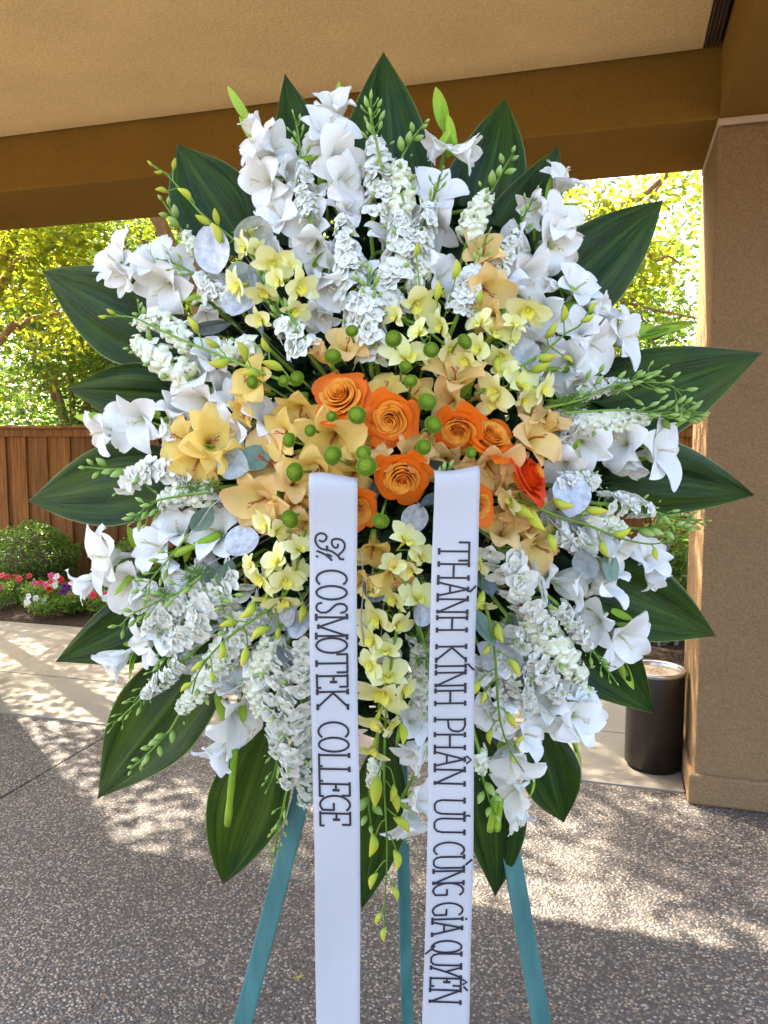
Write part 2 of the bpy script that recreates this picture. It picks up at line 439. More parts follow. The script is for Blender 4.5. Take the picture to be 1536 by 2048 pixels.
drv = flat("driveway", -30, 30, -40, 0.088, -0.022, MAT['joint'], thick=0.03); tag(drv, kind='structure')
for (a0, a1) in ((-29.9, -8.79), (-8.78, -2.945), (-2.935, 1.445), (1.455, 29.9)):
    bevel(flat("slab", a0, a1, -39.9, 0.082, 0.0, MAT['aggregate'], drv, thick=0.018), 0.003, 2)
sw = flat("sidewalk", -30, 30, 0.092, 1.985, -0.018, MAT['joint'], thick=0.03); tag(sw, kind='structure')
a = -4.40 - 1.46 * 6
while a < 9:
    for (b0, b1) in ((0.094, 0.752), (0.76, 1.982)):
        bevel(flat("slab", a + 0.003, a + 1.457, b0, b1, 0.004 + rnd.uniform(-0.0015, 0.0015), MAT['concrete'], sw, thick=0.02), 0.004, 2)
    a += 1.46
# planting bed with an uneven soil surface
mb = MB(); rows = []
for i in range(13):
    b = 1.992 + i * (1.9 / 12)
    rows.append([B(-13 + j * 0.25, b, 0.0 + 0.05 * min(1, i / 2) + rnd.uniform(-0.012, 0.014)) for j in range(93)])
mb.grid(rows)
tag(mb.build("planting_bed", MAT['soil']), kind='structure')

# ------------------------------------------------------------------ portico
PORT = empty("portico", B(0, 0.3, 0), "brown stucco portico with tan ceiling over the flower stand", "portico")
def P_(v): return Vector(v) - PORT.location
def pbox(name, lo, hi, mat, parent=None, bv=0.008):
    mb = MB(); mb.box(lo, hi, frame=lambda a, b, c: P_(B(a, b, c)))
    o = mb.build(name, mat, parent or PORT, smooth=False)
    if bv: bevel(o, bv, 2)
    return o
ZB, ZC, AL, BW = 2.872, 3.135, -4.39, 0.66
BACK = -2.9
def column(a0, a1):
    c = pbox("column", (a0, 0, 0.0), (a1, BW, ZB - 0.03), MAT['column'], bv=0.014)
    pbox("plinth", (a0 - 0.022, -0.024, 0.0), (a1 + 0.022, BW + 0.022, 0.135), MAT['column'], c, bv=0.012)
    pbox("cap_band", (a0 - 0.003, -0.006, ZB - 0.028), (a1 + 0.003, BW + 0.003, ZB - 0.001), MAT['trim'], c, bv=0.003)
column(0, 1.25)
column(AL - 1.25, AL)
# front beam with a small soffit groove, then the two side beams
pbox("beam", (AL - 1.3, 0.0, ZB), (1.35, BW, 3.50), MAT['beam'])
pbox("beam", (0.0, BACK, ZB), (1.35, -0.002, 3.50), MAT['beam'])
pbox("beam", (AL - 1.3, BACK, ZB), (AL, -0.002, 3.50), MAT['beam'])
pbox("ceiling_panel", (AL + 0.035, BACK, ZC), (-0.072, -0.03, 3.24), MAT['ceiling'], bv=0.004)
pbox("ceiling_channel", (AL + 0.001, BACK, ZC + 0.05), (-0.001, -0.001, 3.245), MAT['vent'], bv=0)  # dark colour stands in for the shade inside the ceiling gap
v = pbox("soffit_vent", (-0.070, BACK, ZC + 0.012), (-0.01, -0.035, ZC + 0.045), MAT['vent'], bv=0)
for i in range(4):
    pbox("vent_rib", (-0.066 + i * 0.014, BACK, ZC - 0.002), (-0.059 + i * 0.014, -0.036, ZC + 0.0118), MAT['vent'], v, bv=0.0015)
pbox("roof", (AL - 1.4, BACK, 3.502), (1.45, BW + 0.05, 3.62), MAT['beam'])

# ------------------------------------------------------------------ fence
FB = 3.5
FEN = empty("fence", B(-4, FB, 0), "brown stained wooden board fence with flat cap behind the planting bed", "fence")
def fbox(name, lo, hi, bv=0.004, parent=None):
    mb = MB(); mb.box(lo, hi, frame=lambda a, b, c: B(a, b, c) - FEN.location)
    o = mb.build(name, MAT['cedar'], parent or FEN, smooth=False)
    if bv: bevel(o, bv, 1)
    return o
FT = 1.70
a = -12.0
while a < 3.5:
    w = rnd.uniform(0.19, 0.225); gap = rnd.uniform(0.035, 0.07)
    fbox("board", (a, FB + rnd.uniform(0, .004), 0.04 + rnd.uniform(-.02, .02)), (a + w, FB + 0.02, FT - 0.07 + rnd.uniform(-0.006, 0.0)))
    fbox("board", (a + w - .05, FB + 0.022 + rnd.uniform(0, .003), 0.03), (a + w + gap + .05, FB + 0.042, FT - 0.07))
    a += w + gap
a = -12.0
while a < 3.6:
    fbox("post", (a, FB + 0.07, 0), (a + 0.09, FB + 0.16, FT - 0.04)); a += 2.1
fbox("rail", (-12.1, FB + 0.045, 0.3), (3.8, FB + 0.069, 0.39))
fbox("rail", (-12.1, FB + 0.045, 1.15), (3.8, FB + 0.069, 1.24))
fbox("fascia_board", (-12.1, FB - 0.022, FT - 0.115), (3.8, FB - 0.002, FT - 0.031))
for a in (-12.1, -9.0, -5.9, -2.8, 0.3):
    fbox("cap_board", (a, FB - 0.05, FT - 0.03), (a + 3.095, FB + 0.13, FT))

# ------------------------------------------------------------------ leaves as clouds of small folded blades
def leaf_mesh(name, cen, size, mat, up=0.35, aspect=0.5, rng=nrng):
    """cen (N,3) centres, size (N,) lengths; each leaf is two triangles folded on the midrib, colour index in u"""
    N = len(cen)
    d = rng.normal(size=(N, 3)); d[:, 2] *= 0.6; d /= np.linalg.norm(d, axis=1)[:, None]
    nn = rng.normal(size=(N, 3)); nn[:, 2] += up * 3; nn -= d * np.sum(nn * d, axis=1)[:, None]
    nn /= np.linalg.norm(nn, axis=1)[:, None]
    s = np.cross(d, nn)
    L = size[:, None]
    v = np.empty((N, 4, 3))
    v[:, 0] = cen - d * L * 0.5
    v[:, 1] = cen + s * L * aspect * 0.5 + nn * L * 0.10
    v[:, 2] = cen + d * L * 0.5 - nn * L * 0.06
    v[:, 3] = cen - s * L * aspect * 0.5 + nn * L * 0.10
    idx = np.arange(N)[:, None] * 4
    tri = np.concatenate([idx + np.array([[0, 1, 2]]), idx + np.array([[0, 2, 3]])], axis=1).reshape(-1)
    me = bpy.data.meshes.new(name)
    me.vertices.add(N * 4); me.vertices.foreach_set('co', v.ravel())
    me.loops.add(N * 6); me.loops.foreach_set('vertex_index', tri.astype(np.int32))
    me.polygons.add(N * 2)
    me.polygons.foreach_set('loop_start', np.arange(0, N * 6, 3, dtype=np.int32))
    me.polygons.foreach_set('loop_total', np.full(N * 2, 3, dtype=np.int32))
    uvl = me.uv_layers.new(name="UVMap")
    cu = np.clip(rng.normal(0.5, 0.28, N), 0, 1)
    uv = np.repeat(np.stack([cu, np.zeros(N)], 1), 6, axis=0)
    uvl.data.foreach_set('uv', uv.astype(np.float32).ravel())
    me.materials.append(mat)
    me.update(calc_edges=True)
    return me

def limbs(base, height, spread, n_limb, rng, lean=(0, 0), r0=0.08, fork=0.3):
    """returns list of (polyline, radii) and list of twig points for foliage"""
    out, tips = [], []
    base = Vector(base)
    top = base + Vector((lean[0], lean[1], height * fork))
    tr = bezier([base, base.lerp(top, 0.5) + Vector((rng.uniform(-.06, .06), rng.uniform(-.06, .06), 0)), top], 8)
    out.append((tr, [r0 * (1.15 - 0.4 * i / (len(tr) - 1)) for i in range(len(tr))]))
    for i in range(n_limb):
        ang = 2 * math.pi * (i + rng.uniform(-.3, .3)) / n_limb
        rr = spread * rng.uniform(0.5, 1.0)
        e = base + Vector((lean[0] * 1.6 + math.cos(ang) * rr, lean[1] * 1.6 + math.sin(ang) * rr, height * rng.uniform(0.65, 0.98)))
        st = tr[-1 - rng.randrange(0, 2)]
        mid = st.lerp(e, 0.5) + Vector((rng.uniform(-.2, .2), rng.uniform(-.2, .2), rng.uniform(0.0, .35)))
        pl = bezier([st, mid, e], 10)
        out.append((pl, [r0 * (0.62 - 0.5 * j / (len(pl) - 1)) for j in range(len(pl))]))
        for q in range(5):
            s0 = pl[3 + rng.randrange(0, len(pl) - 3)]
            e2 = s0 + Vector((rng.uniform(-1, 1) * spread * .5, rng.uniform(-1, 1) * spread * .5, rng.uniform(-.15, .45) * spread * .6))
            p2 = bezier([s0, s0.lerp(e2, .5) + Vector((rng.uniform(-.1, .1), rng.uniform(-.1, .1), rng.uniform(0, .15))), e2], 6)
            out.append((p2, [r0 * (0.24 - 0.19 * j / (len(p2) - 1)) for j in range(len(p2))]))
            tips += p2[2:]
        tips += pl[4:]
    return out, tips

def tree(name, label, base, height, spread, n_limb, nleaf, lsize, lm, bm, seed, group, r0=0.08, lean=(0, 0), fork=0.3, extra=None, csd=0.22, low=None, trunks=1, nc=150, pk=0.72, zmin=0):
    rng = random.Random(seed); g = np.random.default_rng(seed)
    T = empty(name, base, label, "tree", group)
    tips = []
    mbt, mbl = MB(), MB()
    for q in range(trunks):
        off = Vector((rng.uniform(-.12, .12), rng.uniform(-.12, .12), 0)) if trunks > 1 else Vector((0, 0, 0))
        ln = (lean[0] + (rng.uniform(-.3, .3) if trunks > 1 else 0), lean[1] + (rng.uniform(-.3, .3) if trunks > 1 else 0))
        L_, t_ = limbs(off, height, spread, n_limb, rng, ln, r0, fork)
        tips += t_
        mbt.tube(*L_[0], n=9)
        for (pl, rr) in L_[1:]: mbl.tube(pl, rr, n=6)
    mbt.build("trunk", bm, T)
    for (pts, r) in (extra or []):
        pl = bezier([Vector(p) - Vector(base) for p in pts], 14)
        mbl.tube(pl, [r * (1 - 0.65 * i / (len(pl) - 1)) for i in range(len(pl))], n=7)
        tips += pl[3:] * 2
    mbl.build("limbs", bm, T)
    tp = np.array([tuple(t) for t in tips])
    if low is not None:
        m = max(40, len(tp) // 2)
        lo = np.stack([g.normal(0, spread * .75, m), g.normal(0, spread * .75, m), g.uniform(low, height * .7, m)], 1)
        tp = np.concatenate([tp, lo])
    c = tp[g.integers(0, len(tp), nleaf)]
    # clump: sub centres so that light and dark clusters form
    sub = tp[g.integers(0, len(tp), nc)] + g.normal(0, csd * 1.5, (nc, 3))
    pick = g.random(nleaf) < pk
    c[pick] = sub[g.integers(0, nc, pick.sum())]
    c = c + g.normal(0, csd, (nleaf, 3)) * np.where(pick, 0.8, 1.0)[:, None] * np.array([1, 1, 0.62])
    if zmin: c = c[c[:, 2] > zmin]
    if low is not None:
        wb = (c + np.array(tuple(base)) - np.array(tuple(O))) @ np.array(tuple(NX)); c = c[wb > FB + 0.3]
    nleaf = len(c)
    me = leaf_mesh("crown", c, g.uniform(0.7, 1.25, nleaf) * lsize, lm, rng=g)
    link("crown", me, T)
    return T

# the airy trees in the bed: their limbs reach over the walk and dapple it
tree("crape_myrtle", "golden leaved tree whose tan limbs rise past the left edge under the beam", B(-7.1, 2.9, 0.03), 5.6, 2.3, 7, 20000, 0.078, MAT['leaf_gold'], MAT['bark_tan'], 3,
     "trees between walk and fence", r0=0.075, fork=0.30, csd=0.2, nc=150, pk=0.85, zmin=1.85,
     extra=[([B(-7.05, 2.9, 1.4), W(0, 575, 6.5), W(60, 520, 6.6), W(122, 482, 6.7), W(152, 452, 6.9), W(240, 380, 7.1)], 0.045),
            ([B(-7.05, 2.9, 1.2), W(0, 680, 6.6), W(40, 655, 6.6), W(66, 636, 6.7), W(112, 629, 6.9), W(170, 615, 7.0)], 0.036),
            ([B(-7.05, 2.9, 1.6), W(0, 531, 6.3), W(30, 489, 6.3), W(16, 465, 6.3), W(20, 400, 6.3)], 0.04)])
tree("crape_myrtle", "yellow green tree behind the spray with a bare bough rising right toward the sky gap", B(-1.55, 2.8, 0.03), 5.2, 1.8, 6, 9500, 0.075, MAT['leaf_gold'], MAT['bark_tan'], 8,
     "trees between walk and fence", r0=0.07, fork=0.32, csd=0.17, nc=90, pk=0.88, zmin=1.75,
     extra=[([B(-1.5, 2.8, 1.7), W(1120, 520, 6.2), W(1165, 483, 6.2), W(1242, 415, 6.1), W(1276, 398, 6.1), W(1327, 355, 6.0), W(1400, 280, 6.0)], 0.042),
            ([B(-1.5, 2.8, 1.5), W(1180, 590, 6.4), W(1242, 603, 6.3), W(1320, 622, 6.2), W(1395, 637, 6.2)], 0.022),
            ([W(1242, 415, 6.1), W(1304, 517, 6.3), W(1335, 512, 6.3), W(1358, 526, 6.3)], 0.018)])
tree("crape_myrtle", "added high crowned tree, mostly hidden behind the left flowers, that dapples the paving", B(-4.0, 2.9, 0.03), 6.4, 2.2, 7, 18500, 0.085, MAT['leaf_gold'], MAT['bark_tan'], 19,
     "trees between walk and fence", r0=0.07, fork=0.5, csd=0.19, nc=130, pk=0.9, zmin=2.6)  # mostly unseen tree, added to break the sun on the paving into patches
tree("crape_myrtle", "yellow green tree beside the right column, mostly behind it", B(1.9, 2.75, 0.03), 5.0, 1.7, 5, 4500, 0.075, MAT['leaf_mid'], MAT['bark_tan'], 14,
     "trees between walk and fence", r0=0.07, csd=0.17)
# green trees beyond the fence
spots = [(-9.6, 5.2, 5.8, 1.9, 'leaf_mid', "bushy green tree beyond the fence at the left edge"),
         (-7.2, 5.6, 5.4, 1.8, 'leaf_mid', "speckled green tree with brown trunks beyond the fence, left of the twin trunks"),
         (-5.2, 5.0, 5.0, 1.6, 'leaf_mid', "green tree with twin trunks seen above the fence left of the lilylike white flowers"),
         (-3.2, 5.8, 5.6, 1.9, 'leaf_mid', "green tree beyond the fence hidden mostly behind the upper left flowers"),
         (-8.4, 8.2, 7.0, 2.3, 'leaf_dark', "darker green tree far beyond the fence at left"),
         (-5.9, 8.8, 7.2, 2.3, 'leaf_dark', "darker green tree far beyond the fence behind the left leaf tips"),
         (-1.0, 6.8, 4.3, 1.8, 'leaf_mid', "green tree beyond the fence directly behind the spray"),
         (1.2, 6.0, 3.4, 1.5, 'leaf_mid', "low bright yellow green tree beyond the fence beside the column"),
         (2.9, 9.5, 5.2, 2.0, 'leaf_mid', "thin leaved tree against the white sky beside the column"),
         (-3.6, 10.5, 7.0, 2.4, 'leaf_dark', "darker green tree far beyond the fence behind the spray top")]
for i, (a, b, h, s, m, lab) in enumerate(spots):
    sparse = (a > 0.5)
    tree("shade_tree", lab, B(a, b, -0.05), h, s, 5, 4200 if sparse else 16000, 0.085 if b < 7 else 0.11, MAT[m], MAT['bark_dark' if m == 'leaf_dark' else 'bark_tan'], 40 + i,
         "trees beyond the fence", r0=0.085, csd=0.24, low=0.9, trunks=2 if not sparse else 1)
# far mass of woods
g = np.random.default_rng(5)
n = 26000
aa = g.uniform(-34, 24, n); bb = g.uniform(14, 19, n)
hmax = 4.6 + 1.3 * np.sin(aa * 0.9) + 0.8 * np.sin(aa * 2.3 + 1)
hmax = np.where(aa > 1.0, hmax * 0.55, hmax)
zz = g.uniform(0, 1, n) ** 0.8 * hmax
cc = np.stack([O.x + UX.x * aa + NX.x * bb, O.y + UX.y * aa + NX.y * bb, zz], 1)
w = link("distant_woods", leaf_mesh("distant_woods", cc, g.uniform(0.2, 0.42, n), MAT['leaf_dark'], rng=g))
tag(w, "mass of dark green woods far beyond the fence", "woods", kind='stuff')

# clipped shrubs
def ball_shrub(label, base, rx, rz, n, seed, ls=0.03):
    T = empty("boxwood_shrub", base, label, "shrub", "clipped shrubs in the bed")
    g = np.random.default_rng(seed)
    d = g.normal(size=(n, 3)); d /= np.linalg.norm(d, axis=1)[:, None]
    lump = 1 + 0.07 * np.sin(d[:, 0] * 7 + seed) * np.sin(d[:, 1] * 6) + 0.06 * np.sin(d[:, 2] * 8)
    r = g.uniform(0.80, 1.03, n) * lump
    c = d * r[:, None] * np.array([rx, rx, rz]) + np.array([0, 0, rz])
    link("foliage", leaf_mesh("foliage", c, g.uniform(0.7, 1.3, n) * ls, MAT['leaf_box'], aspect=0.62, rng=g), T)
    mb = MB(); mb.lathe([(0.001, 0.02), (rx * .55, rz * .3), (rx * .78, rz), (rx * .5, rz * 1.6), (0.001, rz * 1.8)], 14)
    mb.tube([(0, 0, -.02), (0, 0, rz)], 0.02)
    mb.build("stem", MAT['bark_dark'], T)
ball_shrub("round clipped green shrub against the fence at the left edge", B(-5.86, 2.9, 0.03), 0.43, 0.35, 7000, 21)
ball_shrub("smaller pale green shrub behind the left white gladioli by the fence", B(-4.72, 2.95, 0.03), 0.27, 0.30, 3600, 22)
ball_shrub("low green shrub in the bed behind the lower part of spray", B(-1.9, 2.7, 0.03), 0.34, 0.32, 3600, 23)
# stemmy shrub beside the column
T = empty("leafy_shrub", B(0.02, 2.62, 0.04), "leafy shrub with pale bare stems behind the ash can", "shrub")
mb = MB(); tp = []
for i in range(9):
    a = rnd.uniform(0, 6.28); r = rnd.uniform(.02, .13)
    e = Vector((math.cos(a) * r * 2.0, math.sin(a) * r * 2.0, rnd.uniform(.62, .95)))
    pl = bezier([Vector((math.cos(a) * r, math.sin(a) * r, -.02)), e * .5 + Vector((rnd.uniform(-.03, .03), 0, 0)), e], 8)
    mb.tube(pl, [0.014 * (1 - .6 * j / (len(pl) - 1)) for j in range(len(pl))], n=6); tp += pl[5:]
mb.build("stems", MAT['bark_pale'], T)
tpn = np.array([tuple(t) for t in tp]); g = np.random.default_rng(9)
c = tpn[g.integers(0, len(tpn), 1500)] + g.normal(0, .085, (1500, 3))
link("foliage", leaf_mesh("foliage", c, g.uniform(.04, .07, 1500), MAT['leaf_bed'], rng=g), T)
c = np.stack([g.normal(0, .12, 260), g.normal(0, .12, 260), g.uniform(.02, .3, 260)], 1)
link("foliage", leaf_mesh("foliage", c, g.uniform(.03, .05, 260), MAT['leaf_box'], rng=g), T)

# petunias along the walk
def petunia_flower():
    mb = MB(); rows = []
    for (r, z) in ((0.002, -0.03), (0.006, -0.008), (0.014, 0.002), (0.024, 0.004), (0.027, 0.0)):
        rows.append([Vector((r * (1 + (0.13 * math.cos(5 * t) if r > .02 else 0)) * math.cos(t), r * (1 + (0.13 * math.cos(5 * t) if r > .02 else 0)) * math.sin(t), z + (0.003 * math.sin(7 * t) if r > .02 else 0))) for t in [2 * math.pi * q / 15 for q in range(15)]])
    mb.grid(rows, closed=True)
    return mb
PETM = {}
for c_ in ('pet_red', 'pet_pink', 'pet_white', 'pet_purple', 'pet_scarlet'):
    PETM[c_] = petunia_flower().mesh("bloom", MAT[c_])
def petunia(label, base, cm, nf, h, seed):
    T = empty("petunia", base, label, "petunia", "petunias edging the walk")
    g = np.random.default_rng(seed); r = random.Random(seed)
    n = 420
    d = g.normal(size=(n, 3)); d /= np.linalg.norm(d, axis=1)[:, None]
    c = d * g.uniform(.3, 1, n)[:, None] * np.array([.15, .14, h * .5]) + np.array([0, 0, h * .48])
    link("foliage", leaf_mesh("foliage", c, g.uniform(.022, .045, n), MAT['leaf_bed'], rng=g), T)
    mb = MB()
    for q in range(7): mb.tube([(0, 0, -.01), (r.uniform(-.1, .1), r.uniform(-.1, .1), h * .8)], 0.004, n=5)
    mb.build("stems", MAT['stem'], T)
    for q in range(nf):
        x, y = r.uniform(-.15, .15), r.uniform(-.13, .07)
        f = (Vector((r.uniform(-.5, .5), -1, r.uniform(.25, .9)))).normalized()
        link("bloom", PETM[cm if r.random() < .9 else 'pet_white'], T, (x, y, h * r.uniform(.72, 1.05)), f.to_track_quat('Z', 'Y'), r.uniform(.9, 1.25))
pets = [(0, 'pet_pink', 6, .26, "pink petunia at the left edge of the flower bed"), (38, 'pet_red', 6, .3, "coral red petunia in front of the round shrub, left of middle"),
        (72, 'pet_pink', 5, .3, "bright pink petunia in front of round shrub"), (98, 'pet_red', 4, .28, "coral petunia beside the white blooms at the shrub foot"),
        (92, 'pet_white', 4, .17, "low white petunia before the coral ones"), (125, 'pet_scarlet', 5, .25, "scarlet petunia right of the round shrub"),
        (148, 'pet_purple', 5, .24, "dark purple petunia between scarlet and pink ones"), (180, 'pet_pink', 6, .27, "pink petunia nearest the left white gladioli"),
        (205, 'pet_red', 5, .27, "coral petunia half behind the left gladioli"), (150, 'leaf', 1, .2, "leafy petunia with few blooms at the edge of the walk"), (250, 'pet_white', 5, .2, "white petunia behind the left leaf")]
for i, (px, cm, nf, h, lab) in enumerate(pets):
    x = (px - 768) / FPX
    b = 2.22 + (0.18 if i % 2 else 0.0) - (.12 if cm in ('pet_white', 'leaf') else 0)
    t = (b + 3.59) / (x * .279 + .982 * .96)
    petunia(lab, Vector((x * t, .982 * t, 0.05)), 'pet_pink' if cm == 'leaf' else cm, nf, h, 60 + i)
for i, (a, b, cm, nf, h, lab) in enumerate([(-.62, 2.2, 'pet_white', 9, .2, "white petunia left of the pale stems behind the ash can"), (.3, 2.3, 'pet_pink', 9, .34, "pink petunia between the pale stems and the column"),
                                            (-.25, 2.12, 'pet_white', 6, .17, "low white petunia just behind the ash can rim"), (-1.2, 2.2, 'pet_red', 7, .25, "coral petunia behind the lower right leaves")]):
    petunia(lab, B(a, b, .05), cm, nf, h, 90 + i)

# ash can
cx = B(-0.150, 0.365, 0.004)
T = empty("ash_can", cx, "dark brown cylindrical ash can with steel rim and sand top beside the column", "ash can")
R, H = 0.134, 0.475
mb = MB(); mb.lathe([(0.001, 0.0), (R - .012, 0.0), (R - .012, .018), (R, .02), (R, H - .012), (R - .002, H)], 48); mb.build("body", MAT['can'], T)
mb = MB(); mb.lathe([(R + .001, H - .012), (R + .005, H - .008), (R + .006, H + .004), (R + .002, H + .010), (R - .012, H + .009), (R - .018, H + .002), (R - .019, H - .02)], 48); mb.build("rim", MAT['steel'], T)
mb = MB()
rows = [[Vector((r * math.cos(2 * math.pi * q / 32), r * math.sin(2 * math.pi * q / 32), H - .012 + (rnd.uniform(-.003, .004) if r > .01 else .004))) for q in range(32)] for r in (0.0005, .03, .06, .09, R - .0185)]
mb.grid(rows, closed=True); mb.build("sand", MAT['sand'], T)

# one fallen leaf on the pavement
def ground_at(px, py):
    x = (px - 768) / FPX; y = (1024 - py) / FPX
    hy = y * math.sin(PITCH) + math.cos(PITCH); hz = y * math.cos(PITCH) - math.sin(PITCH)
    t = -CAM_H / hz
    return Vector((x * t, hy * t, 0))
mb = MB()
rows = [[Vector((s_ * .018, t_ * .006 * math.sin(math.pi * (s_ * .5 + .5)) , .006 + .004 * s_ * s_ + .003 * abs(t_))) for t_ in (-1, 0, 1)] for s_ in (-1, -.5, 0, .5, 1)]
mb.grid(rows)
o = mb.build("fallen_leaf", MAT['fallen'], None, ground_at(597, 1960), rot=(0, 0, .4))
tag(o, "small yellow leaf lying on the pebble pavement left of the ribbon", "leaf")
# ------------------------------------------------------------------ the standing spray
random.seed(3)
R_ = random.Random(17)
CX, CY = 792, 940
def DY(px, py, off=0.0):
    """ground distance of the flower dome at a photo pixel: nearest in the middle, falling back to the rim"""
    r = math.hypot((px - CX) / 720, (py - CY) / 850)
    return 1.125 + 0.19 * min(r, 1.25) ** 1.4 + off
def S(px, py, off=0.0): return W(px, py, DY(px, py, off))
HUB = W(CX, CY, 1.42)

def face_dir(px, py, ang=None, tilt=None, jit=0.18, rng=R_):
    """direction a flower looks: ang in the picture plane (degrees, 0 right, 90 up), tilt 1 = toward the viewer"""
    if ang is None: ang = math.degrees(math.atan2(CY - py, px - CX)) + rng.uniform(-25, 25)
    if tilt is None: tilt = rng.uniform(0.5, 0.8)
    a = rad(ang); k = math.sqrt(max(0, 1 - tilt * tilt))
    v = Vector((math.cos(a) * k, -tilt, math.sin(a) * k))
    v += Vector((rng.uniform(-jit, jit), 0, rng.uniform(-jit, jit))) * 0.6
    return v.normalized()

def aim(F, roll): return F.to_track_quat('Z', 'Y') @ Quaternion((0, 0, 1), roll)

# ---- petals
def petal(L, Wd, a0, a1, a2, cup, ruf, ph, ns=10, nt=8, base_w=0.2, point=0.55, fold=0.0, twist=0.0, wide=0.85):
    mb = MB(); rows, uvs = [], []
    r = z = 0.0; r = 0.02 * L
    for i in range(ns + 1):
        s = i / ns
        th = rad(a0 + (a1 - a0) * min(1, s / .62) if s < .62 else a1 + (a2 - a1) * ((s - .62) / .38))
        if i: r += math.sin(th) * L / ns; z += math.cos(th) * L / ns
        w = Wd * (base_w * (1 - s) + math.sin(math.pi * min(1.0, (s ** wide) * .985 + .0)) ** point * (1 - .25 * (1 - s)))
        w = max(w, 0.0008)
        N = Vector((-math.cos(th), 0, math.sin(th)))
        row, uvr = [], []
        for j in range(nt + 1):
            t = j / nt * 2 - 1
            h = cup * w * t * t * (1 - .6 * s) + ruf * Wd * s * s * abs(t) ** 1.6 * math.sin(ph + s * 8 + t * 4.2) + ruf * .4 * Wd * s * s * abs(t) ** 2.5 * math.sin(ph * 2 + s * 17 * (1 if t > 0 else -1)) - fold * w * (1 - t * t) * s
            p = Vector((r, t * w, z)) + N * h
            p += Vector((0, twist * s * s * L, 0))
            row.append(p); uvr.append((j / nt, s))
        rows.append(row); uvs.append(uvr)
    mb.grid(rows, uvs); return mb

def variants(name, mat, n, fn): return [fn(i).mesh(name, mat) for i in range(n)]
def glad_set(mat):
    q = random.Random(5); out = {}
    for kind, (a0, a1, a2, L, Wd) in {'open': (14, 60, 104, .70, .225), 'half': (10, 38, 84, .72, .205), 'cup': (8, 22, 34, .72, .20)}.items():
        out[kind] = variants("petal", mat, 9, lambda i: petal(L * q.uniform(.92, 1.06), Wd * q.uniform(.82, 1.06), a0 + q.uniform(-3, 4), a1 + q.uniform(-8, 8), a2 + q.uniform(-34, 42),
                     q.uniform(.15, .55), q.uniform(.10, .26), q.uniform(0, 6.28), twist=q.uniform(-.16, .16), fold=q.uniform(-.12, .16), point=q.uniform(.56, .9), wide=q.uniform(.85, 1.05), ns=12, nt=10))
    return out
GL = {m: glad_set(MAT[m]) for m in ('white', 'peach', 'butter')}
def throat_mesh(mat):
    mb = MB(); mb.lathe([(.03, -.16), (.045, -.05), (.055, .02), (.085, .13)], 10); return mb.mesh("throat", mat)
THROAT = {m: throat_mesh(MAT[m]) for m in ('white', 'peach', 'butter')}
def stamen_mesh(mat, long=.42):
    mb = MB()
    for k_ in range(4):
        a = .5 + k_ * .55; e = Vector((.05 * math.cos(a) + .03, .07 * math.sin(a * 1.3), long + .04 * (k_ % 2)))
        pl = bezier([Vector((0, 0, 0)), Vector((.02, .012 * (k_ - 1.5), long * .55)), e], 6)
        mb.tube(pl, .007, n=4)
        mb.tube([e - Vector((.03, 0, -.01)), e + Vector((.03, 0, .02))], [.011, .009], n=5)
    return mb.mesh("stamens", mat)
STAM = {'white': stamen_mesh(MAT['stamen']), 'peach': stamen_mesh(MAT['stamen_red']), 'butter': stamen_mesh(MAT['stamen_red'])}
def bract_mesh(mat, L=1.0, w=.13):
    mb = MB(); rows = []
    for i in range(8):
        s = i / 7; ww = w * (.55 * (1 - s) + math.sin(math.pi * min(1, s * .98 + .02)) ** .7)
        rows.append([Vector((math.sin(t * 1.25) * ww, -math.cos(t * 1.25) * ww * .8 + ww * .5 - .06 * math.sin(3 * s), s * L)) for t in (-1, -.5, 0, .5, 1)])
    mb.grid(rows); return mb.mesh("bract", mat)
BRACT = bract_mesh(MAT['bract'])

def bloom(T, P, d, F, kind, mat, rng, stam=True):
    """one gladiolus flower: throat with six petals and stamens; P is the visual centre, d the diameter in metres"""
    base = P - F * d * .24
    q = aim(F, rng.uniform(0, 6.28))
    sc = d * (1.0 if kind == 'open' else 1.1)
    o = link("bloom", THROAT[mat], T, base - T.location, q, (sc, sc, sc))
    ms = GL[mat][kind]
    for k_ in range(6):
        inner = k_ % 2
        a = k_ * math.pi / 3 + rng.uniform(-.12, .12)
        s_ = (1.0 if inner else .96) * rng.uniform(.93, 1.07)
        link("petal", rng.choice(ms), o, (0, 0, .012 if inner else 0), (rng.uniform(-.08, .08), rng.uniform(-.1, .12), a), (s_, s_ * (1.08 if inner else .94), s_))
    if stam: link("stamens", STAM[mat], o, (0, 0, .02), (0, 0, rng.uniform(0, 6)))
    return base, q

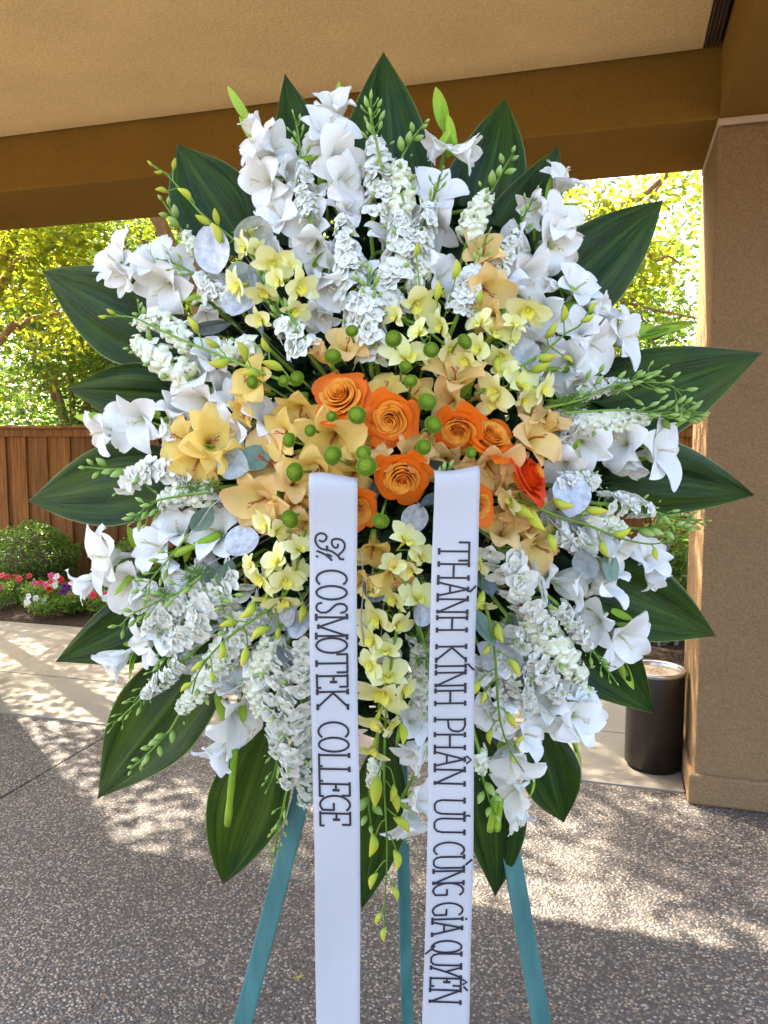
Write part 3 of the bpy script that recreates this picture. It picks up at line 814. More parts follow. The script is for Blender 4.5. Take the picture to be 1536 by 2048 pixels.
def glad(label, tip, blooms, mat='white', group="white gladiolus stems in the spray", off=0.0, bracts=3, blen=95, green=None, seed=0):
    """tip (px,py) or None; blooms (px, py, diameter px, angle, tilt, kind)"""
    rng = random.Random(100 + seed)
    T = empty("gladiolus", S(blooms[-1][0], blooms[-1][1], off + .05), label, "gladiolus", group)
    cps = []
    for bl in blooms:
        px, py, d = bl[:3]
        ang = bl[3] if len(bl) > 3 else None
        tilt = bl[4] if len(bl) > 4 else None
        kind = bl[5] if len(bl) > 5 else rng.choice(['open', 'open', 'half'])
        if mat != 'white' and 70 < d:
            tilt = max(tilt or .8, .8); kind = 'open' if rng.random() < .7 else kind
        F = face_dir(px, py, ang, tilt, rng=rng)
        Y = DY(px, py, off + rng.uniform(-.012, .018))
        P = W(px, py, Y); dm = d * (1.10 if mat == 'white' else 1.2) * m_px(Y)
        b, q = bloom(T, P, dm, F, kind, mat, rng)
        cps.append(b + Vector((0, .018, 0)) - F * dm * .12)
        side = (Vector((px - CX, 0, CY - py)).normalized() * .5 + Vector((rng.uniform(-.5, .5), .1, rng.uniform(-.5, .5)))).normalized()
        link("bract", BRACT, T, b - F * dm * .30 - T.location, aim((F * .35 + side).normalized(), rng.uniform(0, 6)), (dm * .5, dm * .5, dm * rng.uniform(.35, .6)))
    mb = MB()
    if tip:
        tp = S(tip[0], tip[1], off + .04)
        first = cps[0]
        ax = (tp - first); ln = ax.length; ax.normalize()
        L = blen * m_px(1.3)
        for k_ in range(bracts):
            lead = 1 - k_ * .17
            pos = tp - ax * L * (lead + .0) if k_ == 0 else tp - ax * L * (1.0 + .35 * k_)
            dv = (ax + Vector((rng.uniform(-.16, .16), rng.uniform(-.1, .1), rng.uniform(-.16, .16))) * (k_ > 0)).normalized()
            link("bract", BRACT, T, pos - T.location, aim(dv, rng.uniform(0, 6)), (L * .85, L * .85, L * rng.uniform(.9, 1.05)))
        path = [tp - ax * L * .5] + cps
    else:
        path = list(cps)
    last = path[-1]
    path += [last.lerp(HUB, .45) + Vector((0, .03, 0)), HUB.lerp(last, .12)]
    pl = bezier(path, 6 * len(path))
    mb.tube([p - T.location for p in pl], [.0028 + .0022 * i / len(pl) for i in range(len(pl))], n=7)
    mb.build("stem", MAT['stem'], T)
    if green:                                   # cut green stem end that pokes out below the flowers
        for (x0, y0, x1, y1) in green:
            m2 = MB(); A = S(x0, y0, off - .01); E = S(x1, y1, off - .01)
            pl = [A.lerp(E, i / 6) - T.location for i in range(7)]
            m2.tube(pl, [.0065, .0066, .0058, .0064, .0056, .0066, .006], n=8)
            m2.build("stem_end", MAT['bract'], T)
            for kk in (0.35, 0.62):
                link("bract", BRACT, T, A.lerp(E, kk) - T.location, aim((A - E).normalized(), rng.uniform(0, 6)), (.034, .034, .03))
    return T

# ---- broad leaves
def broad_leaf(label, tip, base, wpx, seed, fold=.12, curl=0.0, ext=1.45, peak=.48, tipY=0.0):
    rng = random.Random(seed)
    tx, ty = tip; bx, by = base
    ex, ey = tx + (bx - tx) * ext, ty + (by - ty) * ext
    Yt, Yb = DY(tx, ty, .075 + tipY), DY(ex, ey, .13)
    A, E = W(ex, ey, Yb), W(tx, ty, Yt)
    w = wpx * 1.06 * m_px(1.36) * .5
    d = (E - A); L = d.length; d.normalize()
    nrm = Vector((0, -1, 0)); nrm = (nrm - d * nrm.dot(d)).normalized()
    sd = d.cross(nrm)
    roll = rng.uniform(-.28, .28)
    sd, nrm = sd * math.cos(roll) + nrm * math.sin(roll), nrm * math.cos(roll) - sd * math.sin(roll)
    T = A
    mb = MB(); rows, uvs = [], []
    ns, nt = 34, 22
    ph = [rng.uniform(0, 6.28) for _ in range(5)]; asym = rng.uniform(-.14, .14); bend = rng.uniform(-.035, .035)
    for i in range(ns + 1):
        s = i / ns
        x = s ** (math.log(.5) / math.log(peak))
        pr = math.sin(math.pi * min(1, x)) ** .78 if x < .5 else (1 - ((x - .5) / .5) ** 1.5) ** 1.06
        ww = w * max(.05 if s < .9 else .004, pr)
        arch = .05 * L * math.sin(math.pi * s) * 1.0 + curl * L * s ** 3
        wig = .007 * L * math.sin(ph[3] + s * 5) + bend * L * math.sin(math.pi * s)
        row, uvr = [], []
        for j in range(nt + 1):
            t = j / nt * 2 - 1
            pleat = .0020 * math.sin(t * 17 + ph[0] + math.sin(s * 4)) * (1 - s) ** .3 + .0060 * math.sin(t * 6.5 + ph[1] + s * 2.2) * math.sin(math.pi * s) ** .6
            wave = .05 * w * math.sin(ph[2] + s * 9) * abs(t) ** 2
            crease = -.0012 if abs(t) < .06 else 0
            h = arch + fold * ww * (abs(t) ** 1.3 - .4) + pleat * (ww / w) + wave + crease
            p = A + d * (L * s) + sd * (ww * t * (1 + asym * t) + wig) + nrm * h
            row.append(p - T); uvr.append((j / nt, s))
        rows.append(row); uvs.append(uvr)
    mb.grid(rows, uvs)
    o = mb.build("broad_leaf", MAT['broad'], None, T)
    return tag(o, label, "leaf", "broad leaves fanned round the spray")
LEAVES = [
    ("tall broad green leaf standing straight up at the very top of the spray", (770, 103), (783, 400), 168, .10, 0),
    ("broad leaf rising behind the two tallest white gladioli left of the top leaf", (570, 150), (600, 400), 112, .22, .02),
    ("broad leaf with a dark shaded tip right of the top leaf", (1011, 181), (950, 420), 142, .05, -.06),
    ("olive green leaf below the dark tipped one at upper right", (1120, 291), (1000, 500), 135, .22, 0),
    ("large glossy leaf reaching toward the sky gap and column at upper right", (1325, 397), (1130, 600), 156, .16, .0),
    ("long leaf crossing in front of the column at right, the higher of two", (1527, 708), (1200, 800), 172, .14, 0),
    ("leaf pointing right over the column, the lower of two, behind a star shaped white bloom", (1506, 992), (1230, 950), 150, .12, 0),
    ("leaf pointing lower right toward the column edge above the ash can", (1429, 1271), (1170, 1150), 165, .15, .02),
    ("leaf whose tip hangs over the ash can", (1304, 1421), (1150, 1270), 150, .12, .02),
    ("small folded yellowish leaf hanging right of the right easel leg top", (1131, 1650), (1085, 1490), 116, .3, -.03),
    ("dark leaf hanging right of the right ribbon, between it and the right easel leg", (990, 1795), (962, 1560), 128, .18, 0),
    ("dark narrow leaf hanging between left ribbon and middle easel leg", (726, 1816), (756, 1580), 128, .25, 0),
    ("long dark leaf with a shadowed fold hanging over the left easel leg", (443, 1784), (515, 1540), 160, .2, -.05),
    ("large leaf pointing lower left above the pebble pavement", (195, 1601), (375, 1360), 178, .12, 0),
    ("light green leaf pointing lower left over the sidewalk", (112, 1326), (320, 1200), 135, .2, 0),
    ("leaf pointing left in front of the wooden fence", (53, 1000), (300, 968), 160, .12, 0),
    ("leaf just above the fence cap pointing left", (133, 780), (330, 795), 122, .15, 0),
    ("largest leaf at upper left, spread against the golden tree", (81, 544), (310, 660), 172, .1, 0),
    ("leaf with a dry brown tip over the beam at upper left", (355, 290), (450, 440), 148, .2, .03),
]
for i, (lab, tip, base, w, fold, curl) in enumerate(LEAVES):
    broad_leaf(lab, tip, base, w, 200 + i, fold, curl, ext=1.5 if i not in (9,) else 1.3)

# ---- unseen backing added to darken the gaps: foam cage and dark leaves
mb = MB()
mb.lathe([(0.001, -.10), (.09, -.09), (.12, -.03), (.12, .03), (.09, .09), (.001, .10)], 20, M=Matrix.Rotation(rad(90), 4, 'X'))
mb.build("gap_shade_foam", MAT['foam'], None, W(CX, CY, 1.47))
tag(bpy.data.objects["gap_shade_foam"], "unseen dark foam cage added behind the orange roses to darken the gaps", "foam cage")
g = np.random.default_rng(31); n = 4200
ang = g.uniform(0, 6.283, n); rr = np.sqrt(g.uniform(0, 1, n))
cen = []
for a_, r_ in zip(ang, rr):
    px, py = CX - 15 + math.cos(a_) * r_ * 450, CY - 10 + math.sin(a_) * r_ * 555
    cen.append(tuple(W(px, py, DY(px, py, .075 + g.uniform(0, .06)))))
o = link("gap_shade_foliage", leaf_mesh("gap_shade_foliage", np.array(cen), g.uniform(.03, .07, n), NT("gap_shade_green").principled((0.018, 0.045, 0.012), .5, .3, transl=.1), up=0, rng=g))  # dark leaves added to stand for the shade between flowers
tag(o, "dark green filler leaves added behind the flowers to darken the gaps of the spray", "foliage", kind='stuff')

# ---- white gladioli (clockwise from the top left)
o_, h_, c_ = 'open', 'half', 'cup'
WG = [
 ("white gladiolus with a curved green bract at its tip, leftmost of those over the beam", (456, 174), [(512, 262, 62, 120, .3, c_), (530, 300, 96, 160, .6, h_), (548, 300, 80, 20, .75, h_), (528, 366, 108, 200, .7, o_), (575, 345, 70, 0, .6, h_), (556, 432, 104, 150, .75, o_)], dict(blen=100)),
 ("tall white gladiolus right of the upper left leaf, its top at the ceiling edge", (678, 162), [(668, 222, 84, 90, .55, h_), (655, 262, 102, 60, .8, o_), (640, 290, 84, 190, .7, o_), (676, 322, 112, 320, .8, o_), (686, 365, 108, 350, .7, o_), (692, 428, 92, 60, .8, h_), (622, 402, 86, 100, .6, h_), (618, 450, 108, 180, .85, o_), (632, 492, 100, 260, .75, h_)], dict(blen=70)),
 ("white gladiolus with three upright green bracts right of the tallest leaf", (872, 176), [(878, 296, 62, 200, .3, h_), (922, 303, 80, 340, .35, h_), (872, 384, 104, 80, .8, o_), (866, 448, 104, 240, .8, o_), (852, 534, 88, 170, .7, h_), (884, 552, 84, 20, .7, o_)], dict(blen=105)),
 ("white gladiolus at upper right just below the beam corner", None, [(1124, 362, 92, 70, .55, o_), (1082, 416, 84, 200, .4, h_), (1118, 440, 88, 40, .85, o_), (1108, 492, 112, 330, .85, o_), (1036, 500, 104, 170, .55, h_), (1052, 552, 108, 310, .8, o_), (1040, 600, 84, 220, .7, h_)], {}),
 ("white gladiolus over the base of the large upper right leaf", None, [(1156, 576, 100, 60, .85, o_), (1106, 572, 56, 190, .4, c_), (1190, 612, 66, 340, .6, h_), (1088, 628, 108, 200, .8, o_), (1078, 690, 92, 240, .7, h_)], {}),
 ("white gladiolus pointing right with its green bud tip against the column edge", (1394, 646), [(1245, 674, 104, 20, .65, o_), (1212, 640, 70, 70, .5, h_), (1186, 692, 108, 330, .7, o_), (1162, 664, 84, 120, .8, h_), (1132, 728, 118, 210, .85, o_), (1150, 760, 76, 280, .6, h_), (1070, 762, 80, 230, .6, h_)], dict(blen=120)),
 ("white gladiolus ending in a large star shaped bloom near the column", (1384, 835), [(1318, 900, 132, 10, .75, o_), (1243, 886, 104, 170, .7, o_), (1262, 925, 76, 260, .4, h_), (1160, 894, 112, 240, .8, o_), (1136, 868, 84, 120, .7, h_), (1128, 935, 96, 250, .7, o_)], dict(blen=90)),
 ("white gladiolus at right whose end bloom hangs beside the fence gap", None, [(1298, 1112, 88, 60, .75, o_), (1302, 1150, 66, 290, .5, h_), (1226, 1094, 92, 320, .7, h_), (1190, 1075, 84, 60, .7, o_), (1158, 1056, 96, 200, .75, o_), (1118, 1010, 88, 160, .7, o_)], {}),
 ("white gladiolus before the lower right leaves, its bud tip pointing at the ash can", (1270, 1384), [(1246, 1276, 126, 330, .8, o_), (1190, 1246, 108, 200, .7, o_), (1206, 1172, 106, 40, .55, o_), (1222, 1150, 70, 70, .5, h_), (1134, 1166, 118, 350, .5, h_), (1092, 1150, 80, 160, .6, h_)], dict(blen=80)),
 ("white gladiolus low at right with a thin green tip over the sidewalk", (1163, 1534), [(1157, 1432, 112, 20, .85, o_), (1152, 1396, 70, 60, .4, h_), (1106, 1440, 100, 240, .6, o_), (1098, 1392, 96, 150, .8, o_), (1062, 1352, 92, 210, .75, h_)], dict(blen=75)),
 ("white gladiolus hanging above the right easel leg", None, [(1030, 1628, 82, 300, .4, h_), (1026, 1582, 104, 200, .55, o_), (1018, 1520, 134, 250, .8, o_), (1054, 1470, 96, 20, .6, o_), (986, 1432, 100, 200, .8, o_), (1014, 1380, 92, 60, .8, o_), (1000, 1322, 86, 120, .8, h_)], dict(green=[(992, 1590, 980, 1662), (1000, 1600, 994, 1660)])),
 ("white gladiolus hanging between the two ribbons", None, [(818, 1650, 112, 280, .6, o_), (832, 1600, 78, 20, .5, h_), (836, 1500, 96, 200, .55, h_), (828, 1440, 84, 40, .75, o_), (846, 1370, 72, 60, .8, o_)], {}),
 ("large white trumpet gladiolus at lower left with a cut green stem below it", None, [(482, 1436, 148, 330, .6, o_), (438, 1500, 92, 230, .35, h_), (470, 1372, 92, 100, .6, h_), (520, 1330, 84, 60, .7, o_)], dict(green=[(470, 1498, 455, 1650)])),
 ("white gladiolus pointing lower left over the sidewalk with a green bract tip", (258, 1366), [(236, 1318, 92, 220, .45, h_), (292, 1284, 96, 190, .6, o_), (332, 1262, 88, 70, .8, o_), (402, 1188, 96, 120, .8, h_), (376, 1312, 78, 280, .7, h_)], dict(blen=60)),
 ("white gladiolus at left in front of the red petunias", None, [(212, 1112, 126, 170, .6, o_), (172, 1166, 82, 210, .35, h_), (256, 1166, 120, 240, .75, o_), (278, 1190, 84, 300, .6, h_), (312, 1090, 116, 140, .7, o_), (338, 1130, 72, 300, .6, c_), (432, 1062, 118, 150, .8, o_), (418, 1120, 76, 270, .7, h_), (360, 1060, 90, 110, .7, h_)], dict(green=[(440, 1068, 352, 1108)])),
 ("white gladiolus pointing left across the fence cap, end bloom star shaped", (148, 832), [(204, 862, 88, 200, .6, o_), (274, 842, 116, 200, .9, o_), (350, 826, 84, 60, .5, h_), (330, 858, 56, 290, .4, c_), (402, 806, 108, 250, .75, o_), (394, 752, 100, 120, .75, o_), (420, 716, 88, 60, .75, h_), (444, 786, 84, 20, .6, h_)], dict(blen=70)),
 ("white gladiolus at upper left against the golden tree", (166, 497), [(234, 522, 94, 150, .7, o_), (250, 548, 76, 230, .6, h_), (308, 518, 96, 80, .8, o_), (330, 574, 122, 230, .85, o_), (350, 540, 80, 40, .6, h_), (412, 584, 100, 30, .55, h_), (412, 622, 72, 280, .5, h_)], dict(blen=65)),
 ("pair of white gladiolus blooms tucked above the big peach bloom at left", None, [(484, 858, 96, 200, .7, h_), (538, 842, 96, 40, .7, o_), (468, 800, 76, 120, .7, h_)], {}),
 ("cup shaped white gladiolus under the top center larkspur", None, [(646, 566, 116, 300, .75, c_), (640, 624, 76, 280, .6, h_), (668, 520, 76, 60, .7, h_)], {}),
 ("white gladiolus blooms glimpsed beside the right ribbon top of the lower half", None, [(1010, 1256, 80, 20, .8, h_), (1040, 1300, 88, 320, .8, o_), (960, 1340, 70, 120, .8, h_)], {}),
 ("white gladiolus blooms behind the larkspur at lower left", None, [(346, 1210, 92, 150, .75, o_), (470, 1250, 84, 60, .8, h_), (560, 1230, 80, 330, .8, o_)], {}),
 ("white gladiolus blooms between the orchids at upper center", None, [(730, 560, 76, 100, .8, h_), (770, 470, 76, 80, .7, o_), (1000, 560, 84, 80, .7, h_), (930, 590, 80, 120, .7, o_), (560, 520, 84, 160, .8, h_)], {}),
]
for i, (lab, tip, bl, kw) in enumerate(WG):
    glad(lab, tip, bl, seed=i, off=.02, **kw)

# ---- peach gladioli around the roses
PG = [
 ("large golden gladiolus bloom standing out at left over white flowers", None, [(424, 880, 116, 30, .8, 'open'), (366, 880, 92, 170, .7, 'half'), (398, 922, 92, 260, .8, 'half'), (452, 908, 70, 330, .6, 'half')], 'butter'),
 ("butter yellow gladiolus under the left orchid stem", None, [(508, 764, 96, 150, .7, 'half'), (496, 818, 70, 230, .5, 'half')], 'butter'),
 ("yellow folded gladiolus bloom left of the topmost orange rose", None, [(602, 822, 96, 250, .5, 'half')], 'butter'),
 ("pale gold gladiolus spread between the left poms below the topmost rose", None, [(662, 882, 132, 230, .85, 'open'), (634, 940, 100, 250, .8, 'open'), (720, 900, 76, 20, .7, 'half')], 'butter'),
 ("peach gladiolus with russet stamens left of the left ribbon top", None, [(540, 928, 122, 170, .8, 'open'), (522, 1000, 122, 220, .75, 'open'), (596, 1012, 92, 280, .7, 'half'), (588, 962, 84, 60, .8, 'half')], 'peach'),
 ("peach gladiolus cluster above the two right roses", None, [(912, 760, 100, 90, .6, 'half'), (900, 806, 80, 200, .7, 'half'), (960, 790, 60, 30, .7, 'half')], 'peach'),
 ("small peach gladiolus above the topmost rose between poms", None, [(692, 694, 76, 90, .6, 'cup'), (648, 716, 52, 130, .5, 'cup')], 'peach'),
 ("peach gladiolus petals peeking between the two upper roses", None, [(770, 780, 76, 90, .6, 'half'), (828, 792, 64, 60, .6, 'half'), (850, 880, 64, 330, .6, 'half')], 'butter'),
 ("peach gladiolus right of the right hand rose, above the red tinged rose", None, [(1068, 876, 104, 20, .7, 'open'), (1056, 838, 64, 70, .6, 'half'), (1096, 850, 60, 40, .5, 'cup')], 'peach'),
 ("peach gladiolus with pointed petals above the right ribbon", None, [(978, 938, 120, 300, .8, 'open'), (1018, 960, 80, 340, .6, 'half'), (950, 990, 64, 200, .7, 'half')], 'peach'),
 ("peach gladiolus behind the lowest full rose", None, [(822, 908, 84, 60, .7, 'half'), (770, 926, 60, 150, .7, 'half'), (858, 930, 60, 20, .7, 'half')], 'peach'),
 ("peach gladiolus with a half open bud right of the right ribbon", None, [(1002, 1066, 86, 100, .7, 'half'), (1074, 1092, 96, 320, .5, 'cup'), (1054, 1066, 60, 80, .6, 'half')], 'peach'),
 ("butter yellow gladiolus between the ribbons under the half hidden rose", None, [(746, 1096, 80, 270, .7, 'half'), (788, 1148, 88, 300, .6, 'half'), (730, 1160, 64, 200, .7, 'half')], 'butter'),
 ("peach gladiolus among the white larkspur at upper right", None, [(964, 512, 76, 80, .7, 'half'), (974, 580, 92, 330, .65, 'half'), (986, 634, 72, 200, .8, 'half')], 'peach'),
 ("butter gladiolus filling between swirl rose and pale gold bloom", None, [(750, 890, 76, 200, .8, 'half'), (706, 952, 76, 250, .75, 'half'), (640, 976, 84, 200, .75, 'half')], 'butter'),
 ("peach gladiolus filling below the right rose pair", None, [(890, 926, 84, 250, .75, 'half'), (930, 944, 80, 300, .75, 'half'), (1012, 922, 76, 330, .7, 'half')], 'peach'),
 ("butter gladiolus left of the pale gold bloom by the white ones", None, [(566, 868, 84, 180, .7, 'half'), (620, 846, 60, 120, .7, 'half')], 'butter'),
 ("peach gladiolus beside the yellow orange rose at right", None, [(1036, 1002, 84, 320, .6, 'half'), (1010, 1030, 66, 250, .6, 'half')], 'peach'),
 ("peach gladiolus petals showing left of left ribbon below the stamens", None, [(606, 1052, 76, 230, .6, 'half')], 'peach'),
]
for i, (lab, tip, bl, m) in enumerate(PG):
    glad(lab, tip, bl, mat=m, group="peach and golden gladioli round the roses", off=-.012, seed=40 + i)
# ---- roses
def rose_petal(r, ht, span, flare, lip, ph, sp, ns=9, nt=12):
    """cupped petal on a cylinder of radius r: span in radians, flare outwards, rolled lip, sp = spiral overlap"""
    mb = MB(); rows, uvs = [], []
    for i in range(ns + 1):
        s = i / ns
        row, uvr = [], []
        for j in range(nt + 1):
            t = j / nt * 2 - 1
            top = ht * (1 - .16 * abs(t) ** 3.0) + .012 * math.sin(4 * t + ph)
            rr = r * (.62 + .38 * min(1, s * 1.6)) + flare * s ** 2.4 + lip * max(0, s - .70) ** 1.1 * 3.8 * (1 - .3 * t * t) * (1 + .3 * math.sin(3 * t + ph))
            z = -.22 + (top + .22) * (s if s < .80 else .80 + (s - .80) * (.45 - 6 * lip))
            a = t * span * (1 if s > .3 else .6 + .4 * s / .3) * (1 - .22 * max(0, s - .7) / .3 * t * t)
            rr *= 1 - sp * t + .03 * math.sin(ph + t * 3.0)
            row.append(Vector((rr * math.cos(a), rr * math.sin(a), z))); uvr.append((j / nt, s))
        rows.append(row); uvs.append(uvr)
    mb.grid(rows, uvs); return mb
def rose_set(seed, red=False):
    q = random.Random(seed); out = []
    N = 34
    for i in range(N):
        f = i / (N - 1)
        r = .014 + .30 * f ** .92
        span = 1.9 - 1.15 * f ** .7
        ht = .30 + .035 * math.sin(min(1, f * 2.2) * math.pi) - .10 * f - .20 * max(0, f - .5) / .5
        flare = .008 + .05 * f + .15 * max(0, f - .62) / .38
        lip = .020 + .028 * f + .16 * max(0, f - .66)
        m = MAT['rose_red'] if red and f > .3 else MAT['rose_in'] if f < .74 else MAT['rose_out']
        out.append((rose_petal(r, ht * q.uniform(.95, 1.06), span * q.uniform(.9, 1.12), flare, lip * q.uniform(.6, 1.4), q.uniform(0, 6), .12 - .05 * f).mesh("petal", m), i * 2.3998 + q.uniform(-.3, .3)))
    return out
ROSES_M = [rose_set(1), rose_set(2), rose_set(4), rose_set(3, True)]
def bud_core():
    mb = MB(); mb.lathe([(.001, -.2), (.03, -.1), (.034, .05), (.02, .17), (.001, .19)], 10); return mb.mesh("heart", MAT['rose_in'])
RCORE = bud_core()
def rose(label, px, py, dpx, ang, tilt, seed, off=-.045, squash=1.0):
    Y = DY(px, py, off); P = W(px, py, Y); d = dpx * m_px(Y)
    F = face_dir(px, py, ang, tilt, jit=0)
    T = empty("rose", P, label, "rose", "orange roses in the middle of the spray")
    q = random.Random(seed); ro = q.uniform(0, 6)
    sc = d / 1.14
    Q = aim(F, ro); base = P - F * sc * .16
    for (me, a) in ROSES_M[3 if seed == 5 else seed % 3]:
        o = link("petal", me, T, base - P, Q @ Quaternion((0, 0, 1), a) @ Quaternion((0, 1, 0), q.uniform(-.05, .05)), (sc * squash, sc * squash, sc))
    link("heart", RCORE, T, base - P, Q, sc)
    mb = MB(); mb.tube([base - P - F * sc * .1, base - P - F * sc * .3, HUB - P], [.006, .005, .004], n=7); mb.build("stem", MAT['stem'], T)
RO = [("topmost and largest orange rose at the upper left of the rose group", 677, 784, 130, 120, .86), ("orange rose right below the topmost one, swirl facing the viewer", 778, 842, 120, 250, .96),
      ("orange rose left of the pair at right, above the right ribbon", 914, 868, 112, 250, .82), ("orange rose on the right of the pair, narrow and turned aside", 990, 866, 112, 60, .74),
      ("lowest full orange rose, between the tops of the two ribbons", 804, 964, 124, 270, .88), ("red tinged orange rose seen from the side at far right", 1074, 946, 132, 30, .42),
      ("orange rose half hidden behind the left ribbon", 712, 1024, 112, 320, .9), ("yellow orange rose half hidden behind the right ribbon", 962, 1014, 96, 0, .85)]
for i, (lab, px, py, d, a, t) in enumerate(RO): rose(lab, px, py, d, a, t, i, off=-.045 if i not in (6, 7) else -.05)

# ---- button chrysanthemums
def pom_mesh():
    mb = MB(); n = 170
    mb.lathe([(.001, -.30), (.30, -.22), (.43, 0), (.40, .18), (.25, .33), (.001, .385)], 14)
    for i in range(n):
        f = (i + .5) / n; z = 1 - 1.35 * f; r = math.sqrt(max(0, 1 - z * z)); a = i * 2.39996
        d = Vector((r * math.cos(a), r * math.sin(a), z * .86)); d.normalize()
        t1 = d.orthogonal().normalized(); t2 = d.cross(t1)
        b = Vector((d.x * .42, d.y * .42, d.z * .375)); w = .044 + .012 * f; h = .05 + .05 * f
        top = b + d * h + Vector((0, 0, .02))
        n0 = len(mb.v)
        for kk in range(5):
            c_k, s_k = math.cos(1.2566 * kk), math.sin(1.2566 * kk)
            mb.v.append(tuple(b + (t1 * c_k + t2 * s_k) * w)); mb.uv.append((0, .05))
        for kk in range(5):
            c_k, s_k = math.cos(1.2566 * kk), math.sin(1.2566 * kk)
            mb.v.append(tuple(top + (t1 * c_k + t2 * s_k) * w * .62)); mb.uv.append((0, .8))
        mb.v.append(tuple(top - d * .012)); mb.uv.append((0, .5))
        for kk in range(5):
            k2 = (kk + 1) % 5
            mb.f.append((n0 + kk, n0 + k2, n0 + 5 + k2, n0 + 5 + kk)); mb.m.append(0)
            mb.f.append((n0 + 5 + kk, n0 + 5 + k2, n0 + 10)); mb.m.append(0)
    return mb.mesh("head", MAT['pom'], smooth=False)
POM = pom_mesh()
POMS = [(666, 713, 37, "green button pom on top of the topmost rose"), (714, 830, 40, "green pom wedged between the topmost rose and the one below"), (594, 757, 32, "green pom left of the topmost rose, right of its smaller neighbour"),
        (567, 762, 25, "smaller green pom beside the one left of the topmost rose"), (505, 764, 30, "green pom on the butter yellow bloom under the orchid stem"), (787, 678, 38, "green pom under the yellow orchids at top center"),
        (811, 733, 27, "small green pom at the heart of the yellow orchid above the roses"), (821, 762, 30, "green pom under the orchid, just above the swirl rose"), (862, 700, 32, "pale green pom right of the orchid above the roses"),
        (929, 684, 35, "rightmost of the high green poms, on a thin stem"), (854, 804, 40, "green pom right of the swirl rose, upper of two"), (866, 850, 40, "green pom right of the swirl rose, lower of two"),
        (847, 894, 34, "green pom between the swirl rose and the lowest rose"), (942, 905, 26, "small green pom under the right rose pair"), (666, 911, 42, "green pom on the pale gold bloom, level with the swirl rose bottom"),
        (727, 906, 34, "upper of two touching green poms left of the lowest rose"), (733, 932, 46, "lower and bigger of two touching green poms left of the lowest rose"), (590, 944, 42, "green pom on the peach bloom left of the left ribbon top"),
        (579, 880, 33, "green pom beside the white bloom at left of the peach cluster"), (663, 833, 24, "tiny green pom tucked under the topmost rose"), (580, 1038, 40, "green pom left of the left ribbon below its top"),
        (761, 1041, 36, "green pom right of the left ribbon under the lowest rose"), (621, 861, 28, "green pom half sunk above the pale gold bloom"), (704, 662, 26, "small green pom among the larkspur above the roses")]
for i, (px, py, d, lab) in enumerate(POMS):
    q = random.Random(300 + i)
    Y = DY(px, py, -.07 + q.uniform(-.01, .01)); P = W(px, py, Y); dm = d * m_px(Y)
    F = face_dir(px, py, None, q.uniform(.75, .95), rng=q)
    T = empty("button_chrysanthemum", P, lab, "chrysanthemum", "green button chrysanthemums")
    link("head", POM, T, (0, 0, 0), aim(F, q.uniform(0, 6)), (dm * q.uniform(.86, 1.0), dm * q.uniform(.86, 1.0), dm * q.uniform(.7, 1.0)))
    mb = MB(); mb.tube(bezier([-F * dm * .3, -F * dm * 1.2 + Vector((0, .02, 0)), (HUB - P) * .8], 8), .0018, n=5); mb.build("stem", MAT['stem'], T)

# ---- small florets and buds
def floret_mesh(seed, mat):
    """flat open floret: five broad outer petals, a small inner crown and a green eye"""
    q = random.Random(seed); mb = MB()
    for ring, (n, L, a0, a1, a2, w) in enumerate(((5, .56, 42, 80, 92, .25), (5, .36, 20, 62, 84, .15), (4, .20, 8, 22, 40, .08))):
        for k_ in range(n):
            p = petal(L * q.uniform(.88, 1.1), w * q.uniform(.88, 1.12), a0, a1 + q.uniform(-10, 8), a2 + q.uniform(-18, 22), .2, .07, q.uniform(0, 6), ns=6, nt=5, point=.55)
            M = Matrix.Translation((0, 0, .02 * ring)) @ Matrix.Rotation(2 * math.pi * (k_ + ring * .5) / n + q.uniform(-.15, .15), 4, 'Z')
            n0 = len(mb.v)
            mb.v += [tuple(M @ Vector(v)) for v in p.v]; mb.uv += p.uv; mb.f += [tuple(i + n0 for i in f) for f in p.f]; mb.m += p.m
    n0 = len(mb.f)
    mb.lathe([(.05, .02), (.055, .07), (.03, .13), (.001, .15)], 7)
    for i in range(n0, len(mb.f)): mb.m[i] = 1
    mb.tube([(0, 0, .02), (.03, 0, -.22), (.0, .04, -.42)], [.06, .035, .02], n=5, mat=1)
    return mb.mesh("floret", [mat, MAT['budgreen']])
FLOR = [floret_mesh(i, MAT['cream']) for i in range(6)]
def star_mesh(seed, mat):
    q = random.Random(seed); mb = MB()
    for k_ in range(6):
        p = petal(.55 * q.uniform(.9, 1.08), .22, 14, 66 + q.uniform(-10, 10), 92 + q.uniform(-20, 20), .35, .12, q.uniform(0, 6), ns=6, nt=4)
        M = Matrix.Rotation(math.pi * k_ / 3 + q.uniform(-.15, .15), 4, 'Z'); n0 = len(mb.v)
        mb.v += [tuple(M @ Vector(v)) for v in p.v]; mb.uv += p.uv; mb.f += [tuple(i + n0 for i in f) for f in p.f]; mb.m += p.m
    return mb.mesh("floret", mat)
STAR = [star_mesh(i, MAT['cream']) for i in range(3)]
